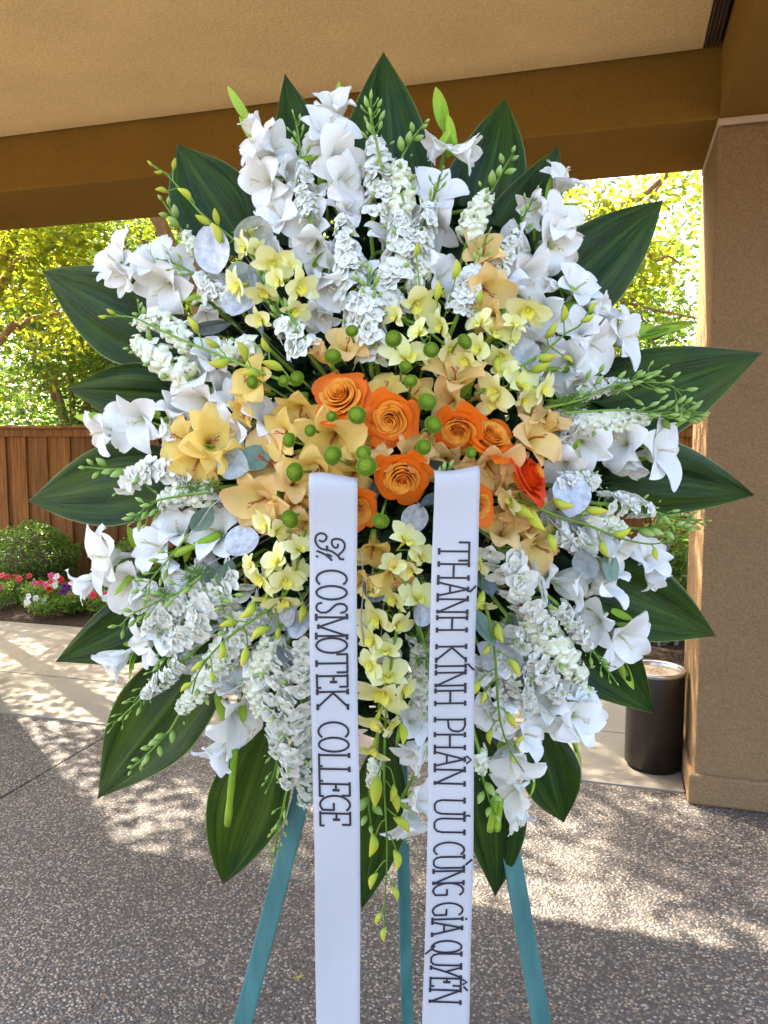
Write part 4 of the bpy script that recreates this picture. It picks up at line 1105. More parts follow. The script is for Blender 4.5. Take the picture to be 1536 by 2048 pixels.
def snap_mesh(seed, mat):
    """two-lipped snapdragon flower along +Z: tube, two raised upper lobes, puffed lower lip of three lobes"""
    q = random.Random(seed); mb = MB()
    rows, uvs = [], []
    for i in range(8):
        s = i / 7
        r = .10 + .10 * math.sin(math.pi * min(1, s * .9)) + .02 * s
        rows.append([Vector((r * math.cos(a), r * 1.1 * math.sin(a) - .04 * s, -.42 + .62 * s)) for a in [2 * math.pi * kk / 10 for kk in range(10)]])
        uvs.append([(kk / 10, .55 * s) for kk in range(10)])
    mb.grid(rows, uvs, closed=True)
    def lobe(cx, cy, cz, w, h, back, ruf):
        rows, uvs = [], []
        for i in range(6):
            s = i / 5; a = s * 1.9
            ww = w * (.65 + .5 * math.sin(math.pi * min(1, s * .92))) * (1 if s < .98 else .6)
            rows.append([Vector((cx + t * ww, cy + h * math.sin(a) * 1.0, cz + back * (1 - math.cos(a)) - .10 * ww * t * t * 4 + ruf * math.sin(6 * t + s * 5))) for t in (-1, -.5, 0, .5, 1)])
            uvs.append([(.5 + .5 * t, .5 + .5 * s) for t in (-1, -.5, 0, .5, 1)])
        mb.grid(rows, uvs)
    for sx in (-1, 1): lobe(sx * .14, .10, .14, .17, .34, -.10 + q.uniform(-.1, .1), .02)
    for sx in (-1, 0, 1): lobe(sx * .19, -.12, .12, .15, -.30 * q.uniform(.85, 1.1), -.12 + q.uniform(-.1, .08), .02)
    M = Matrix.Translation((0, -.03, .17)); n0 = len(mb.v)
    rows = [[M @ Vector((.20 * math.sin(b) * math.cos(a), .12 * math.sin(b) * math.sin(a), .13 * math.cos(b))) for a in [2 * math.pi * kk / 10 for kk in range(10)]] for b in [math.pi * .5 * kk / 4 + .02 for kk in range(5)]]
    mb.grid(rows, [[(.5, .75)] * 10] * 5, closed=True)
    return mb.mesh("floret", mat)
SNAP = [snap_mesh(i, MAT['snap']) for i in range(5)]
def bud_mesh(name, mat, tail=0.0, w=.30):
    mb = MB(); prof = []
    for i in range(9):
        s = i / 8; prof.append((max(.004, w * math.sin(math.pi * (s * .96 + .02)) ** .8 * (1 - .25 * s)), s - .1))
    n0 = len(mb.v); mb.lathe(prof, 9)
    mb.v = [(x + tail * (z - .4) ** 2, y, z) for (x, y, z) in mb.v]
    return mb.mesh(name, mat)
BUD_G = bud_mesh("bud", MAT['budgreen'], 0, .30)
BUD_L = bud_mesh("bud", MAT['budgreen'], .15, .22)
BUD_O = bud_mesh("bud", MAT['orchid_bud'], .55, .235)

def path_pts(pix, off): return [S(x, y, off) for (x, y) in pix]

def spike(name, label, cat, group, pix, w, tip=None, kind='larkspur', off=-.015, seed=0, fl=None, budsize=14, taper=.35, sparse=1.0, tail=True):
    """flower spike: pix = outer end to inner end of the flowering part in photo pixels, w = spike width px, tip = pixel path of the budded tip"""
    q = random.Random(500 + seed)
    Y0 = DY(*pix[-1], off)
    T = empty(name, S(*pix[-1], off + .03), label, cat, group)
    axis = bezier(path_pts(pix, off + .015), 40)
    seglen = [0]
    for a, b in zip(axis, axis[1:]): seglen.append(seglen[-1] + (b - a).length)
    tot = seglen[-1]
    def at(d):
        for i in range(len(axis) - 1):
            if seglen[i + 1] >= d:
                t = (d - seglen[i]) / max(1e-9, seglen[i + 1] - seglen[i]); return axis[i].lerp(axis[i + 1], t), (axis[i + 1] - axis[i]).normalized()
        return axis[-1], (axis[-1] - axis[-2]).normalized()
    wm = w * m_px(Y0); f0 = (fl or w * (.64 if kind == 'larkspur' else .70)) * m_px(Y0)
    mb = MB()
    d = 0.0; ph = q.uniform(0, 6)
    while d < tot:
        k_ = d / tot
        sz = f0 * (taper + (1 - taper) * min(1, k_ * 2.2 + .25))
        P, ax = at(d)
        cam = Vector((0, -1, 0)); cam = (cam - ax * cam.dot(ax)).normalized(); sd = ax.cross(cam)
        nr = 3
        for j in range(nr):
            if q.random() > sparse: continue
            th = (j - (nr - 1) / 2) * 1.1 + q.uniform(-.45, .45) + (.5 if int(d * 1e4) % 2 else 0)
            F = (cam * math.cos(th) + sd * math.sin(th) - ax * (.35 if kind == 'larkspur' else .15) + Vector((0, 0, -.1 if kind == 'snap' else 0))).normalized()
            rad_ = max(.004, wm * .5 * (.45 + .55 * min(1, k_ * 2 + .3)) - sz * .30)
            C = P + F * rad_ + ax * q.uniform(-.3, .3) * sz
            if kind == 'larkspur':
                link("floret", q.choice(FLOR), T, C - T.location, aim(F, q.uniform(0, 6)), sz * q.uniform(.85, 1.2) * 1.05)
            else:
                up = Vector((0, 0, 1))
                link("floret", q.choice(SNAP), T, C - T.location, F.to_track_quat('Z', 'Y') @ Quaternion((0, 0, 1), q.uniform(-.5, .5)), sz * q.uniform(1.05, 1.35))
        if q.random() < .55:
            th = q.uniform(-1.5, 1.5); F = (cam * math.cos(th) + sd * math.sin(th) - ax * .5).normalized()
            bs_ = q.uniform(.3, .48) * sz
            link("bud", BUD_L if kind == 'larkspur' else BUD_G, T, P + F * (wm * .5 - sz * .06) - ax * sz * .2 - T.location, aim(F, q.uniform(0, 6)), bs_)
        d += sz * (.46 if kind == 'larkspur' else .56)
    full = axis[:]
    if tip:
        tp = bezier(path_pts(tip, off + .01), 12)
        tl = sum((b - a).length for a, b in zip(tp, tp[1:]))
        bs = budsize * 1.3 * m_px(Y0)
        nb = max(4, int(tl / (bs * (.62 if kind == 'snap' else .72))))
        for i in range(nb):
            s = (i + .3) / nb; x = s * (len(tp) - 1); i0 = min(int(x), len(tp) - 2)
            P = tp[i0].lerp(tp[i0 + 1], x - i0); ax = (tp[i0 + 1] - tp[i0]).normalized() * -1
            cam = Vector((0, -1, 0)); cam = (cam - ax * cam.dot(ax)).normalized(); sd = ax.cross(cam)
            th = i * 2.4 + q.uniform(-.3, .3)
            side = (sd * math.sin(th) + cam * (abs(math.cos(th)) * .8 + .1)).normalized()
            k2 = .55 + .6 * s
            if kind == 'larkspur':
                C = P + side * bs * .85 + ax * bs * .35
                mb.tube([P - T.location, (P + side * bs * .5) - T.location, C - T.location], .0009, n=4)
                link("bud", BUD_L, T, C - T.location, aim((side * .6 + ax).normalized(), q.uniform(0, 6)), bs * k2 * q.uniform(.85, 1.1))
            else:
                C = P + side * bs * .30
                link("bud", BUD_G, T, C - T.location, aim((side * 1.0 + ax * .9).normalized(), q.uniform(0, 6)), bs * (.5 + .75 * s) * q.uniform(.9, 1.1))
        full = tp[:-1] + axis
    full = full + [axis[-1].lerp(HUB, .5) + Vector((0, .03, 0)), HUB.lerp(axis[-1], .15)]
    mb.tube([p - T.location for p in full], [.0016 + .0018 * i / len(full) for i in range(len(full))], n=6)
    mb.build("stem", MAT['stem'], T)
    return T

LG = "white larkspur spikes in the spray"
LK = [
 ("slender white larkspur fanning left above the largest left leaf", [(398, 556), (430, 580), (470, 610)], 40, [(330, 520), (360, 532), (394, 552)], dict(off=-.02)),
 ("slender white larkspur standing between the two tallest white gladioli", [(604, 330), (612, 390), (620, 440)], 40, [(592, 240), (598, 280), (603, 326)], dict(off=-.01)),
 ("slender white larkspur leaning right over the upper right blooms", [(1030, 470), (1010, 520), (990, 570)], 40, [(1070, 390), (1052, 424), (1034, 464)], dict(off=-.01)),
 ("slender white larkspur reaching out among the right hand blooms", [(1250, 770), (1200, 776), (1150, 790)], 38, [(1320, 740), (1290, 750), (1254, 766)], dict(off=-.02)),
 ("slender white larkspur trailing over the lower right leaf", [(1176, 1290), (1146, 1250), (1112, 1206)], 40, [(1226, 1356), (1204, 1326), (1180, 1294)], dict(off=-.03)),
 ("slender white larkspur trailing over the lower left leaf", [(290, 1390), (330, 1356), (372, 1316)], 40, [(226, 1450), (254, 1424), (286, 1394)], dict(off=-.03)),
 ("white larkspur rising before the tallest leaf, budded tip near the ceiling line", [(752, 292), (756, 340), (765, 400), (740, 450)], 66, [(742, 200), (742, 245), (750, 290)], dict(off=.0)),
 ("dense white larkspur column left of center top, ending above the topmost rose", [(688, 452), (700, 540), (712, 610), (738, 690), (742, 740)], 68, None, {}),
 ("dense white larkspur column at center top, right of its twin", [(800, 440), (808, 500), (790, 560), (776, 610), (768, 640)], 76, None, {}),
 ("short larkspur among the orchids just above the poms", [(735, 590), (742, 640), (746, 690)], 60, [(738, 545), (736, 590)], dict(off=-.04)),
 ("white larkspur with a slim green tip beside the peach bloom at upper right", [(946, 545), (930, 590), (912, 640)], 60, [(974, 470), (960, 510), (950, 545)], dict(off=-.03)),
 ("white larkspur tucked upper left of the topmost rose", [(575, 650), (598, 680), (622, 712)], 72, [(530, 560), (548, 600), (572, 645)], dict(off=-.03)),
 ("broad white larkspur with a long budded tip at lower left over the sidewalk", [(340, 1290), (390, 1250), (440, 1190), (480, 1150)], 88, [(268, 1404), (296, 1370), (330, 1318), (340, 1300)], dict(off=-.01)),
 ("white larkspur hanging left of the left ribbon with a pale green end", [(578, 1560), (590, 1480), (596, 1400), (604, 1330), (606, 1270)], 74, [(548, 1716), (556, 1660), (570, 1600)], dict(off=-.02)),
 ("second white larkspur hanging close against the left ribbon edge", [(612, 1600), (616, 1500), (612, 1420)], 56, None, dict(off=.0)),
 ("thick white larkspur leaning right below the half hidden rose", [(1084, 1240), (1048, 1180), (1012, 1126), (988, 1080)], 92, None, dict(off=-.03)),
 ("white larkspur pointing right under the lower right column leaf", [(1296, 1020), (1250, 1010), (1200, 1008)], 52, [(1402, 1040), (1360, 1038), (1310, 1024)], {}),
 ("white larkspur pointing left before the fence with separate round florets", [(250, 972), (290, 945), (340, 940), (400, 960)], 48, None, dict(sparse=.75, fl=44, taper=.8)),
 ("white larkspur half hidden between the ribbons at right", [(846, 1430), (842, 1370), (846, 1300), (836, 1260)], 52, None, {}),
 ("white larkspur under the upper right larkspur leading to the white blooms", [(1180, 850), (1140, 838), (1110, 850)], 48, None, {}),
 ("white larkspur at lower right between snapdragons", [(1060, 1410), (1030, 1350), (1002, 1300)], 56, None, {}),
 ("white larkspur hanging beside the big trumpet gladiolus at lower left", [(556, 1500), (552, 1420), (556, 1350), (574, 1290)], 62, [(540, 1570), (550, 1540), (556, 1504)], {}),
 ("white larkspur slanting above the big trumpet gladiolus", [(430, 1356), (462, 1300), (500, 1250), (540, 1196)], 60, None, {}),
 ("white larkspur slanting through the blooms at lower right", [(1116, 1392), (1084, 1344), (1046, 1286), (1010, 1226)], 62, None, {}),
 ("white larkspur hanging beside the drooping orchid buds at lower right", [(1012, 1460), (992, 1400), (976, 1330)], 52, None, dict(off=.0)),
 ("white larkspur between the snapdragon and the three bracted gladiolus at top", [(858, 420), (838, 480), (826, 540)], 58, [(880, 350), (872, 380), (860, 416)], {}),
 ("short white larkspur over the blooms right of the red tinged rose", [(1190, 962), (1150, 962), (1112, 972)], 50, None, {}),
 ("white larkspur low at left between the gladioli and the budded sprays", [(300, 1250), (346, 1222), (392, 1190), (436, 1156)], 60, None, {}),
 ("white larkspur right of the silver disc under the orchid buds", [(1180, 1100), (1140, 1076), (1100, 1060)], 52, None, {}),
 ("white larkspur near the fence gap at lower left of the peach cluster", [(330, 1010), (380, 985), (440, 975)], 46, [(270, 1040), (300, 1030), (328, 1012)], {}),
]
for i, (lab, pix, w, tip, kw) in enumerate(LK):
    spike("larkspur", lab, "larkspur", LG, pix, w, tip, 'larkspur', seed=i, **kw)
SG = "cream snapdragon spikes in the spray"
SN = [
 ("cream snapdragon pointing left under the largest left leaf", [(282, 690), (318, 712), (352, 736), (384, 760)], 66, None, dict(sparse=1)),
 ("pale green snapdragon with upright florets over the largest left leaf", [(282, 650), (316, 640), (352, 668), (384, 690)], 52, [(276, 604), (280, 625), (290, 640)], dict(sparse=.8)),
 ("green budded snapdragon beside the brown tipped leaf at upper left", [(372, 470), (392, 500)], 34, [(326, 402), (344, 430), (368, 468)], dict(budsize=20)),
 ("snapdragon with a green bud tip leaning right across the tallest leaf", [(800, 330), (806, 370), (800, 430)], 54, [(850, 246), (826, 276), (802, 316)], dict(budsize=19, sparse=.8)),
 ("snapdragon with a long green bud tip before the dark tipped leaf", [(972, 395), (952, 430), (936, 480)], 56, [(1026, 308), (1006, 340), (980, 388)], dict(budsize=21, sparse=.85)),
 ("snapdragon with round green buds pointing left before the fence", [(330, 1000), (372, 985), (420, 1000)], 54, [(172, 934), (210, 938), (262, 938)], dict(budsize=22)),
 ("cream snapdragon with a green tip reaching low over the large lower left leaf", [(368, 1412), (398, 1378), (436, 1318), (478, 1262), (500, 1220)], 64, [(262, 1538), (300, 1504), (350, 1450)], dict(budsize=20)),
 ("cream snapdragon between lower left larkspur and the big trumpet bloom", [(520, 1420), (516, 1360), (540, 1300), (556, 1260)], 62, None, {}),
 ("snapdragon pointing right to the column with a pale bud cluster", [(1290, 838), (1240, 842), (1190, 846), (1140, 842)], 52, [(1406, 824), (1370, 834), (1316, 832)], dict(budsize=20, sparse=.9)),
 ("snapdragon crossing the lower column leaf with a green bud tip", [(1240, 1054), (1200, 1042), (1160, 1030)], 46, [(1398, 1044), (1350, 1054), (1262, 1058)], dict(budsize=21)),
 ("cream snapdragon slanting down at lower right of the thick larkspur", [(1160, 1356), (1124, 1310), (1084, 1264), (1044, 1230)], 74, None, {}),
 ("green budded snapdragon hanging just right of the right ribbon", [(964, 1540), (958, 1500)], 36, [(990, 1628), (976, 1592), (964, 1550)], dict(budsize=24)),
 ("green budded snapdragon hanging just right of the left ribbon", [(742, 1570), (752, 1520)], 32, [(742, 1650), (738, 1616), (740, 1580)], dict(budsize=24)),
 ("cream snapdragon right of the upper center larkspur columns", [(832, 470), (842, 520), (838, 570)], 50, None, dict(sparse=.8)),
 ("cream snapdragon behind the silver discs at upper left", [(440, 720), (480, 700), (530, 690)], 54, None, {}),
]
for i, (lab, pix, w, tip, kw) in enumerate(SN):
    spike("snapdragon", lab, "snapdragon", SG, pix, w, tip, 'snap', seed=60 + i, off=kw.pop('off', -.01), **kw)

# ---- thin budded sprays with feathery foliage
def bud_spray(label, stem, buds, fluff, seed, off=-.02, bs=17):
    q = random.Random(800 + seed)
    T = empty("bud_spray", S(*stem[-1], off), label, "bud spray", "thin green budded sprays")
    pl = bezier(path_pts(stem, off), 24)
    mb = MB(); mb.tube([p - T.location for p in pl], [.0010 + .0012 * i / len(pl) for i in range(len(pl))], n=5)
    for (x, y) in buds:
        C = S(x, y, off - .008)
        n_ = min(range(len(pl)), key=lambda i: (pl[i] - C).length + (0.006 * (i < 1)))
        n_ = min(len(pl) - 1, n_ + 2)
        A = pl[n_]; mid = A.lerp(C, .6) + Vector((0, -.003, -.002))
        mb.tube([p - T.location for p in (A, mid, C)], .0008, n=4)
        link("bud", BUD_L, T, C - T.location, aim(((C - mid).normalized() + Vector((0, -.25, 0))).normalized(), q.uniform(0, 6)), bs * 1.3 * m_px(1.25) * q.uniform(.8, 1.15))
    mb.build("stem", MAT['stem'], T)
    if fluff:
        m2 = MB()
        for (x, y, r) in fluff:
            C = S(x, y, off + .01)
            for k_ in range(26):
                a = q.uniform(0, 6.28); L = r * m_px(1.25) * q.uniform(.5, 1.1)
                e = C + Vector((math.cos(a) * L, q.uniform(-.012, .012), math.sin(a) * L * .8))
                md = C.lerp(e, .5) + Vector((q.uniform(-.004, .004), 0, q.uniform(-.004, .004)))
                m2.tube([p - T.location for p in (C, md, e)], [.0007, .0006, .0003], n=3, cap=False)
                for b_ in range(2):
                    e2 = md + Vector((q.uniform(-1, 1), q.uniform(-.3, .3), q.uniform(-1, 1))) * L * .35
                    m2.tube([md - T.location, e2 - T.location], [.0006, .0003], n=3, cap=False)
        m2.build("foliage", MAT['stem'], T)
BS = [
 ("feathery budded spray arching right over the upper column leaf", [(1388, 838), (1362, 790), (1332, 768), (1270, 764), (1220, 774), (1160, 800), (1090, 816)],
  [(1303, 752), (1330, 764), (1346, 754), (1352, 808), (1375, 780), (1362, 824), (1382, 804), (1310, 780), (1290, 758), (1265, 768), (1326, 778), (1245, 778), (1237, 757), (1275, 754), (1270, 800), (1192, 768), (1160, 790), (1200, 745), (1172, 758)], [(1160, 800, 34), (1120, 806, 30), (1235, 776, 22)]),
 ("budded spray under the upper column leaf ending in a pale green cluster", [(1402, 826), (1370, 822), (1310, 826), (1250, 820), (1190, 822), (1130, 826)],
  [(1392, 812), (1400, 830), (1380, 818), (1372, 806), (1356, 806), (1340, 830), (1352, 838), (1330, 812), (1322, 800), (1316, 818), (1300, 812), (1296, 830), (1362, 834), (1390, 836)], [(1140, 814, 28)]),
 ("budded spray at left between the white gladioli and the lower left leaf", [(240, 1254), (262, 1230), (310, 1206), (362, 1182), (420, 1140)], [(232, 1252), (246, 1262), (270, 1240), (262, 1222), (285, 1232), (302, 1200), (322, 1188), (344, 1202), (300, 1226), (350, 1168), (380, 1176)], [(330, 1190, 26), (380, 1156, 30)]),
 ("slim budded spray before the dark gap below the left white blooms", [(284, 1184), (310, 1150), (352, 1100), (376, 1070)], [(278, 1182), (286, 1162), (300, 1146), (298, 1178), (290, 1200), (322, 1156), (334, 1140), (330, 1104), (316, 1120)], [(392, 1144, 30)]),
 ("drooping thin budded spray over the larkspur at left of the peach blooms", [(272, 1040), (290, 1016), (312, 1002), (360, 992), (420, 985)], [(270, 1030), (280, 1042), (264, 1036), (292, 1024), (300, 1010), (286, 1004), (310, 1020)], [(380, 975, 30), (420, 968, 28)]),
 ("small budded sprig in front of the purple grey eucalyptus at upper left", [(518, 550), (536, 588), (560, 630), (596, 664)], [(520, 552), (530, 566), (548, 572), (540, 590), (530, 600), (556, 606), (552, 626), (572, 618)], None),
 ("small budded sprig crossing the larkspur columns at top center", [(734, 552), (738, 590), (742, 630)], [(716, 562), (738, 548), (748, 570), (730, 590), (745, 600), (728, 572)], None),
 ("pale budded sprig over the larkspur next to the tallest leaf", [(740, 196), (744, 240), (754, 290), (764, 340)], [(742, 198), (736, 214), (756, 214), (742, 232), (760, 240), (742, 264)], None),
 ("tiny green sprig just above the right ribbon's top", [(896, 940), (880, 952), (868, 962)], [(886, 944), (898, 938), (912, 944), (920, 948), (876, 954)], None),
 ("fine green stems hanging beside the right ribbon in the lower middle", [(858, 1360), (852, 1300), (838, 1250)], [(848, 1290)], [(846, 1280, 34), (850, 1320, 34)]),
 ("feathery green tuft with buds left of the left easel side leaf", [(450, 1230), (440, 1190), (430, 1150)], [(452, 1232), (440, 1216), (446, 1200), (470, 1190)], [(440, 1180, 26)]),
]
for i, (lab, st, bu, fl) in enumerate(BS): bud_spray(lab, st, bu, fl, i, off=-.03)

# ---- dendrobium orchids
def oval(L, w, cup, curl, ph, pt=.6, wide=.8):
    return petal(L, w, 38, 74, 82 + curl, cup, .05, ph, ns=7, nt=6, base_w=.25, point=pt, wide=wide)
OSEP = [oval(.56, .135, .25, c_k, c_k * .3, .8, .95).mesh("sepal", MAT['orchid']) for c_k in (-14, 6, 22)]
OPET = [oval(.57, .235, .2, c_k, c_k * .5, .55, 1.05).mesh("petal", MAT['orchid']) for c_k in (-10, 8, 20)]
def lip_mesh():
    p = petal(.42, .17, 30, 40, 128, .9, .14, 1.0, ns=8, nt=6, base_w=.5, point=.6)
    p.lathe([(.03, -.12), (.055, 0), (.05, .12), (.03, .17), (.001, .18)], 8)
    return p.mesh("lip", MAT['orchid_lip'])
OLIP = lip_mesh()
def ocalyx():
    mb = MB(); mb.tube([(0, 0, -.42), (0, 0, -.2), (0, 0, 0.02)], [.022, .03, .06], n=6); return mb.mesh("calyx", MAT['orchid_bud'])
OCAL = ocalyx()
def orchid(label, stem, blooms, buds, seed, off=-.035):
    q = random.Random(900 + seed)
    ref = stem[-1] if stem else blooms[-1][:2]
    T = empty("orchid_spray", S(*ref, off), label, "orchid", "yellow green dendrobium orchid sprays")
    mb = MB()
    if stem:
        pl = bezier(path_pts(stem, off), 30)
    else:
        pl = bezier([S(b[0], b[1], off + .03) for b in blooms] + [S(*blooms[-1][:2], .05).lerp(HUB, .5)], 20)
    mb.tube([p - T.location for p in pl], [.0011 + .0016 * i / len(pl) for i in range(len(pl))], n=6)
    for b in blooms:
        px, py, d = b[:3]; ang = b[3] if len(b) > 3 else None; tilt = b[4] if len(b) > 4 else q.uniform(.45, .9)
        Y = DY(px, py, off + q.uniform(-.015, .008)); P = W(px, py, Y); dm = d * m_px(Y)
        F = face_dir(px, py, ang, tilt, rng=q, jit=.3)
        base = P - F * dm * .12
        up = Vector((0, 0, 1)); Q = F.to_track_quat('Z', 'Y') @ Quaternion((0, 0, 1), q.uniform(-.7, .7))
        o = link("bloom", OCAL, T, base - T.location, Q, dm * 1.02)
        for a, kind in ((90, 's'), (210, 's'), (330, 's'), (20, 'p'), (160, 'p')):
            link("sepal" if kind == 's' else "petal", q.choice(OSEP if kind == 's' else OPET), o, (0, 0, .0 if kind == 's' else .015), (0, q.uniform(-.12, .2), rad(a + q.uniform(-8, 8))), q.uniform(.92, 1.1))
        link("lip", OLIP, o, (0, 0, .02), (0, 0, rad(270 + q.uniform(-12, 12))), q.uniform(.62, .8))
        back = base - F * dm * .42
        A = min(pl, key=lambda p: (p - back).length)
        if (A - back).length < .12: mb.tube([p - T.location for p in (A, A.lerp(back, .5) + Vector((0, .004, 0)), back)], .0011, n=5)
    for b in buds:
        px, py, L, ang = b
        Y = DY(px, py, off - .008); C = W(px, py, Y); Lm = L * m_px(Y)
        dv = Vector((math.cos(rad(ang)), -.25, math.sin(rad(ang)))).normalized()
        root = C - dv * Lm * .45
        i0 = min(range(len(pl)), key=lambda i: (pl[i] - root).length)
        A = pl[min(len(pl) - 1, i0 + 1)]
        mid = A.lerp(root, .5) - dv * (A - root).length * .25 + Vector((0, -.002, 0))
        mb.tube([p - T.location for p in bezier([A, mid, root], 6)], .0011, n=5)
        link("bud", BUD_O, T, root - T.location, aim(dv, q.uniform(0, 6)), Lm * 1.15)
    mb.build("stem", MAT['stem'], T)
OR = [
 ("yellow orchid spray arching from the brown tipped leaf at upper left", [(296, 322), (340, 356), (370, 390), (408, 432), (456, 470), (500, 510), (560, 600), (620, 690)],
  [(500, 462, 62, 100, .4), (488, 494, 62, 200, .5), (514, 502, 56, 330, .7), (548, 528, 80, 300, .7), (582, 528, 50, 40, .7), (474, 572, 80, 200, .5), (528, 586, 66, 250, .6), (600, 576, 80, 330, .6), (590, 622, 64, 290, .6), (556, 560, 56, 200, .7), (520, 640, 56, 220, .6)],
  [(324, 379, 22, 170), (348, 328, 20, 75), (372, 386, 30, 140), (318, 345, 16, 190), (407, 440, 30, 150), (432, 434, 28, 100), (436, 466, 36, 110), (300, 326, 12, 130)]),
 ("long thin orchid stem of buds crossing the left leaf and cream snapdragons", [(200, 634), (262, 634), (312, 656), (374, 684), (452, 716), (520, 744), (590, 770)],
  [], [(222, 624, 18, 150), (206, 634, 16, 185), (388, 650, 32, 120), (424, 688, 30, 150), (488, 702, 38, 110), (440, 728, 40, 190), (502, 745, 34, 175), (546, 730, 40, 160), (530, 692, 30, 120)]),
 ("bright yellow orchids grouped at top center above the poms", None, [(836, 608, 86, 300, .75), (880, 652, 70, 200, .6), (815, 712, 100, 90, .75), (862, 726, 60, 20, .7), (836, 664, 60, 150, .6), (790, 632, 56, 180, .7), (902, 700, 64, 330, .7)],
  [(876, 582, 34, 85), (914, 540, 34, 80), (835, 500, 26, 80)]),
 ("pale yellow orchid cluster right of top center beside the peach bloom", None, [(1056, 622, 84, 250, .7), (990, 664, 92, 60, .75), (1026, 676, 58, 350, .6), (956, 696, 66, 190, .7), (1002, 712, 62, 250, .7), (958, 644, 60, 150, .7), (930, 720, 64, 230, .7), (1030, 646, 50, 90, .7)], [(993, 730, 34, 270), (960, 596, 28, 90)]),
 ("orchid stem of buds crossing the silver disc at right of center", [(1182, 612), (1160, 650), (1130, 668), (1094, 700), (1056, 724), (1010, 752), (950, 790)],
  [(1041, 768, 100, 40, .75), (990, 784, 88, 200, .7), (1088, 780, 72, 340, .6), (984, 806, 62, 250, .7), (1010, 740, 56, 120, .7), (1050, 800, 60, 300, .7)],
  [(1104, 662, 34, 60), (1130, 628, 30, 85), (1176, 638, 26, 30), (1184, 614, 22, 60), (1090, 716, 40, 5), (1080, 736, 38, 20), (1136, 716, 22, 330)]),
 ("yellow orchid cluster at lower left of the left ribbon with long bud stem", [(384, 1388), (396, 1346), (430, 1300), (474, 1262), (520, 1230), (570, 1190), (596, 1120), (610, 1060)],
  [(530, 1048, 66, 200, .6), (557, 1064, 56, 330, .7), (552, 1120, 80, 160, .7), (520, 1160, 74, 220, .7), (572, 1162, 80, 330, .8), (598, 1096, 64, 60, .7), (530, 1200, 62, 250, .6), (566, 1202, 80, 270, .6), (596, 1140, 60, 20, .6), (546, 1150, 60, 120, .8), (500, 1130, 50, 170, .6)],
  [(500, 1222, 40, 230), (520, 1262, 40, 210), (446, 1302, 32, 265), (490, 1312, 36, 255), (396, 1332, 28, 220), (372, 1372, 26, 215), (424, 1352, 20, 270), (606, 1226, 36, 260), (556, 1266, 24, 265), (458, 1246, 34, 190)]),
 ("long yellow orchid cascade between the two ribbons", [(768, 1882), (770, 1800), (774, 1720), (772, 1640), (768, 1560), (770, 1470), (776, 1380), (790, 1280), (808, 1180), (820, 1100)],
  [(814, 1078, 80, 60, .7), (843, 1112, 66, 20, .7), (836, 1194, 82, 60, .7), (786, 1200, 66, 200, .6), (752, 1240, 92, 220, .75), (798, 1250, 66, 320, .7), (776, 1350, 84, 90, .8), (765, 1392, 112, 230, .75), (810, 1380, 70, 340, .7), (750, 1446, 96, 230, .6), (744, 1502, 84, 250, .5), (786, 1132, 60, 120, .7), (742, 1180, 60, 200, .7), (740, 1330, 70, 180, .7), (772, 1300, 66, 100, .7), (742, 1280, 70, 200, .7), (784, 1450, 56, 330, .6), (820, 1140, 56, 200, .7)],
  [(808, 1466, 38, 275), (788, 1586, 30, 260), (806, 1646, 40, 320), (748, 1690, 42, 262), (792, 1600, 40, 290), (796, 1718, 36, 280), (744, 1760, 32, 245), (792, 1786, 28, 290), (756, 1836, 24, 240), (766, 1868, 26, 262), (752, 1580, 56, 265)]),
 ("orchid stem of drooping buds over the pale disc right of the right ribbon", [(1048, 1544), (1020, 1500), (1000, 1440), (994, 1370), (988, 1290), (976, 1230), (962, 1190)],
  [(966, 1210, 60, 300, .5), (956, 1130, 56, 200, .7)], [(996, 1266, 38, 285), (962, 1200, 34, 250), (1030, 1332, 36, 300), (952, 1376, 34, 240), (974, 1300, 24, 240), (968, 1394, 26, 250), (1022, 1440, 32, 300), (978, 1472, 28, 260), (1038, 1480, 22, 40), (1026, 1520, 16, 300)]),
 ("orchid bud stem reaching right across the silver disc to the fence gap", [(1346, 1080), (1300, 1088), (1240, 1076), (1180, 1052), (1110, 1030), (1060, 1008), (1020, 998)],
  [(1018, 1000, 60, 200, .5)], [(1124, 1010, 40, 340), (1192, 1022, 40, 355), (1068, 1040, 50, 300), (1104, 1084, 38, 290), (1244, 1068, 34, 20), (1206, 1098, 34, 290), (1310, 1108, 24, 280), (1044, 1020, 50, 330)]),
]
for i, (lab, st, bl, bu) in enumerate(OR): orchid(lab, st, bl, bu, i)

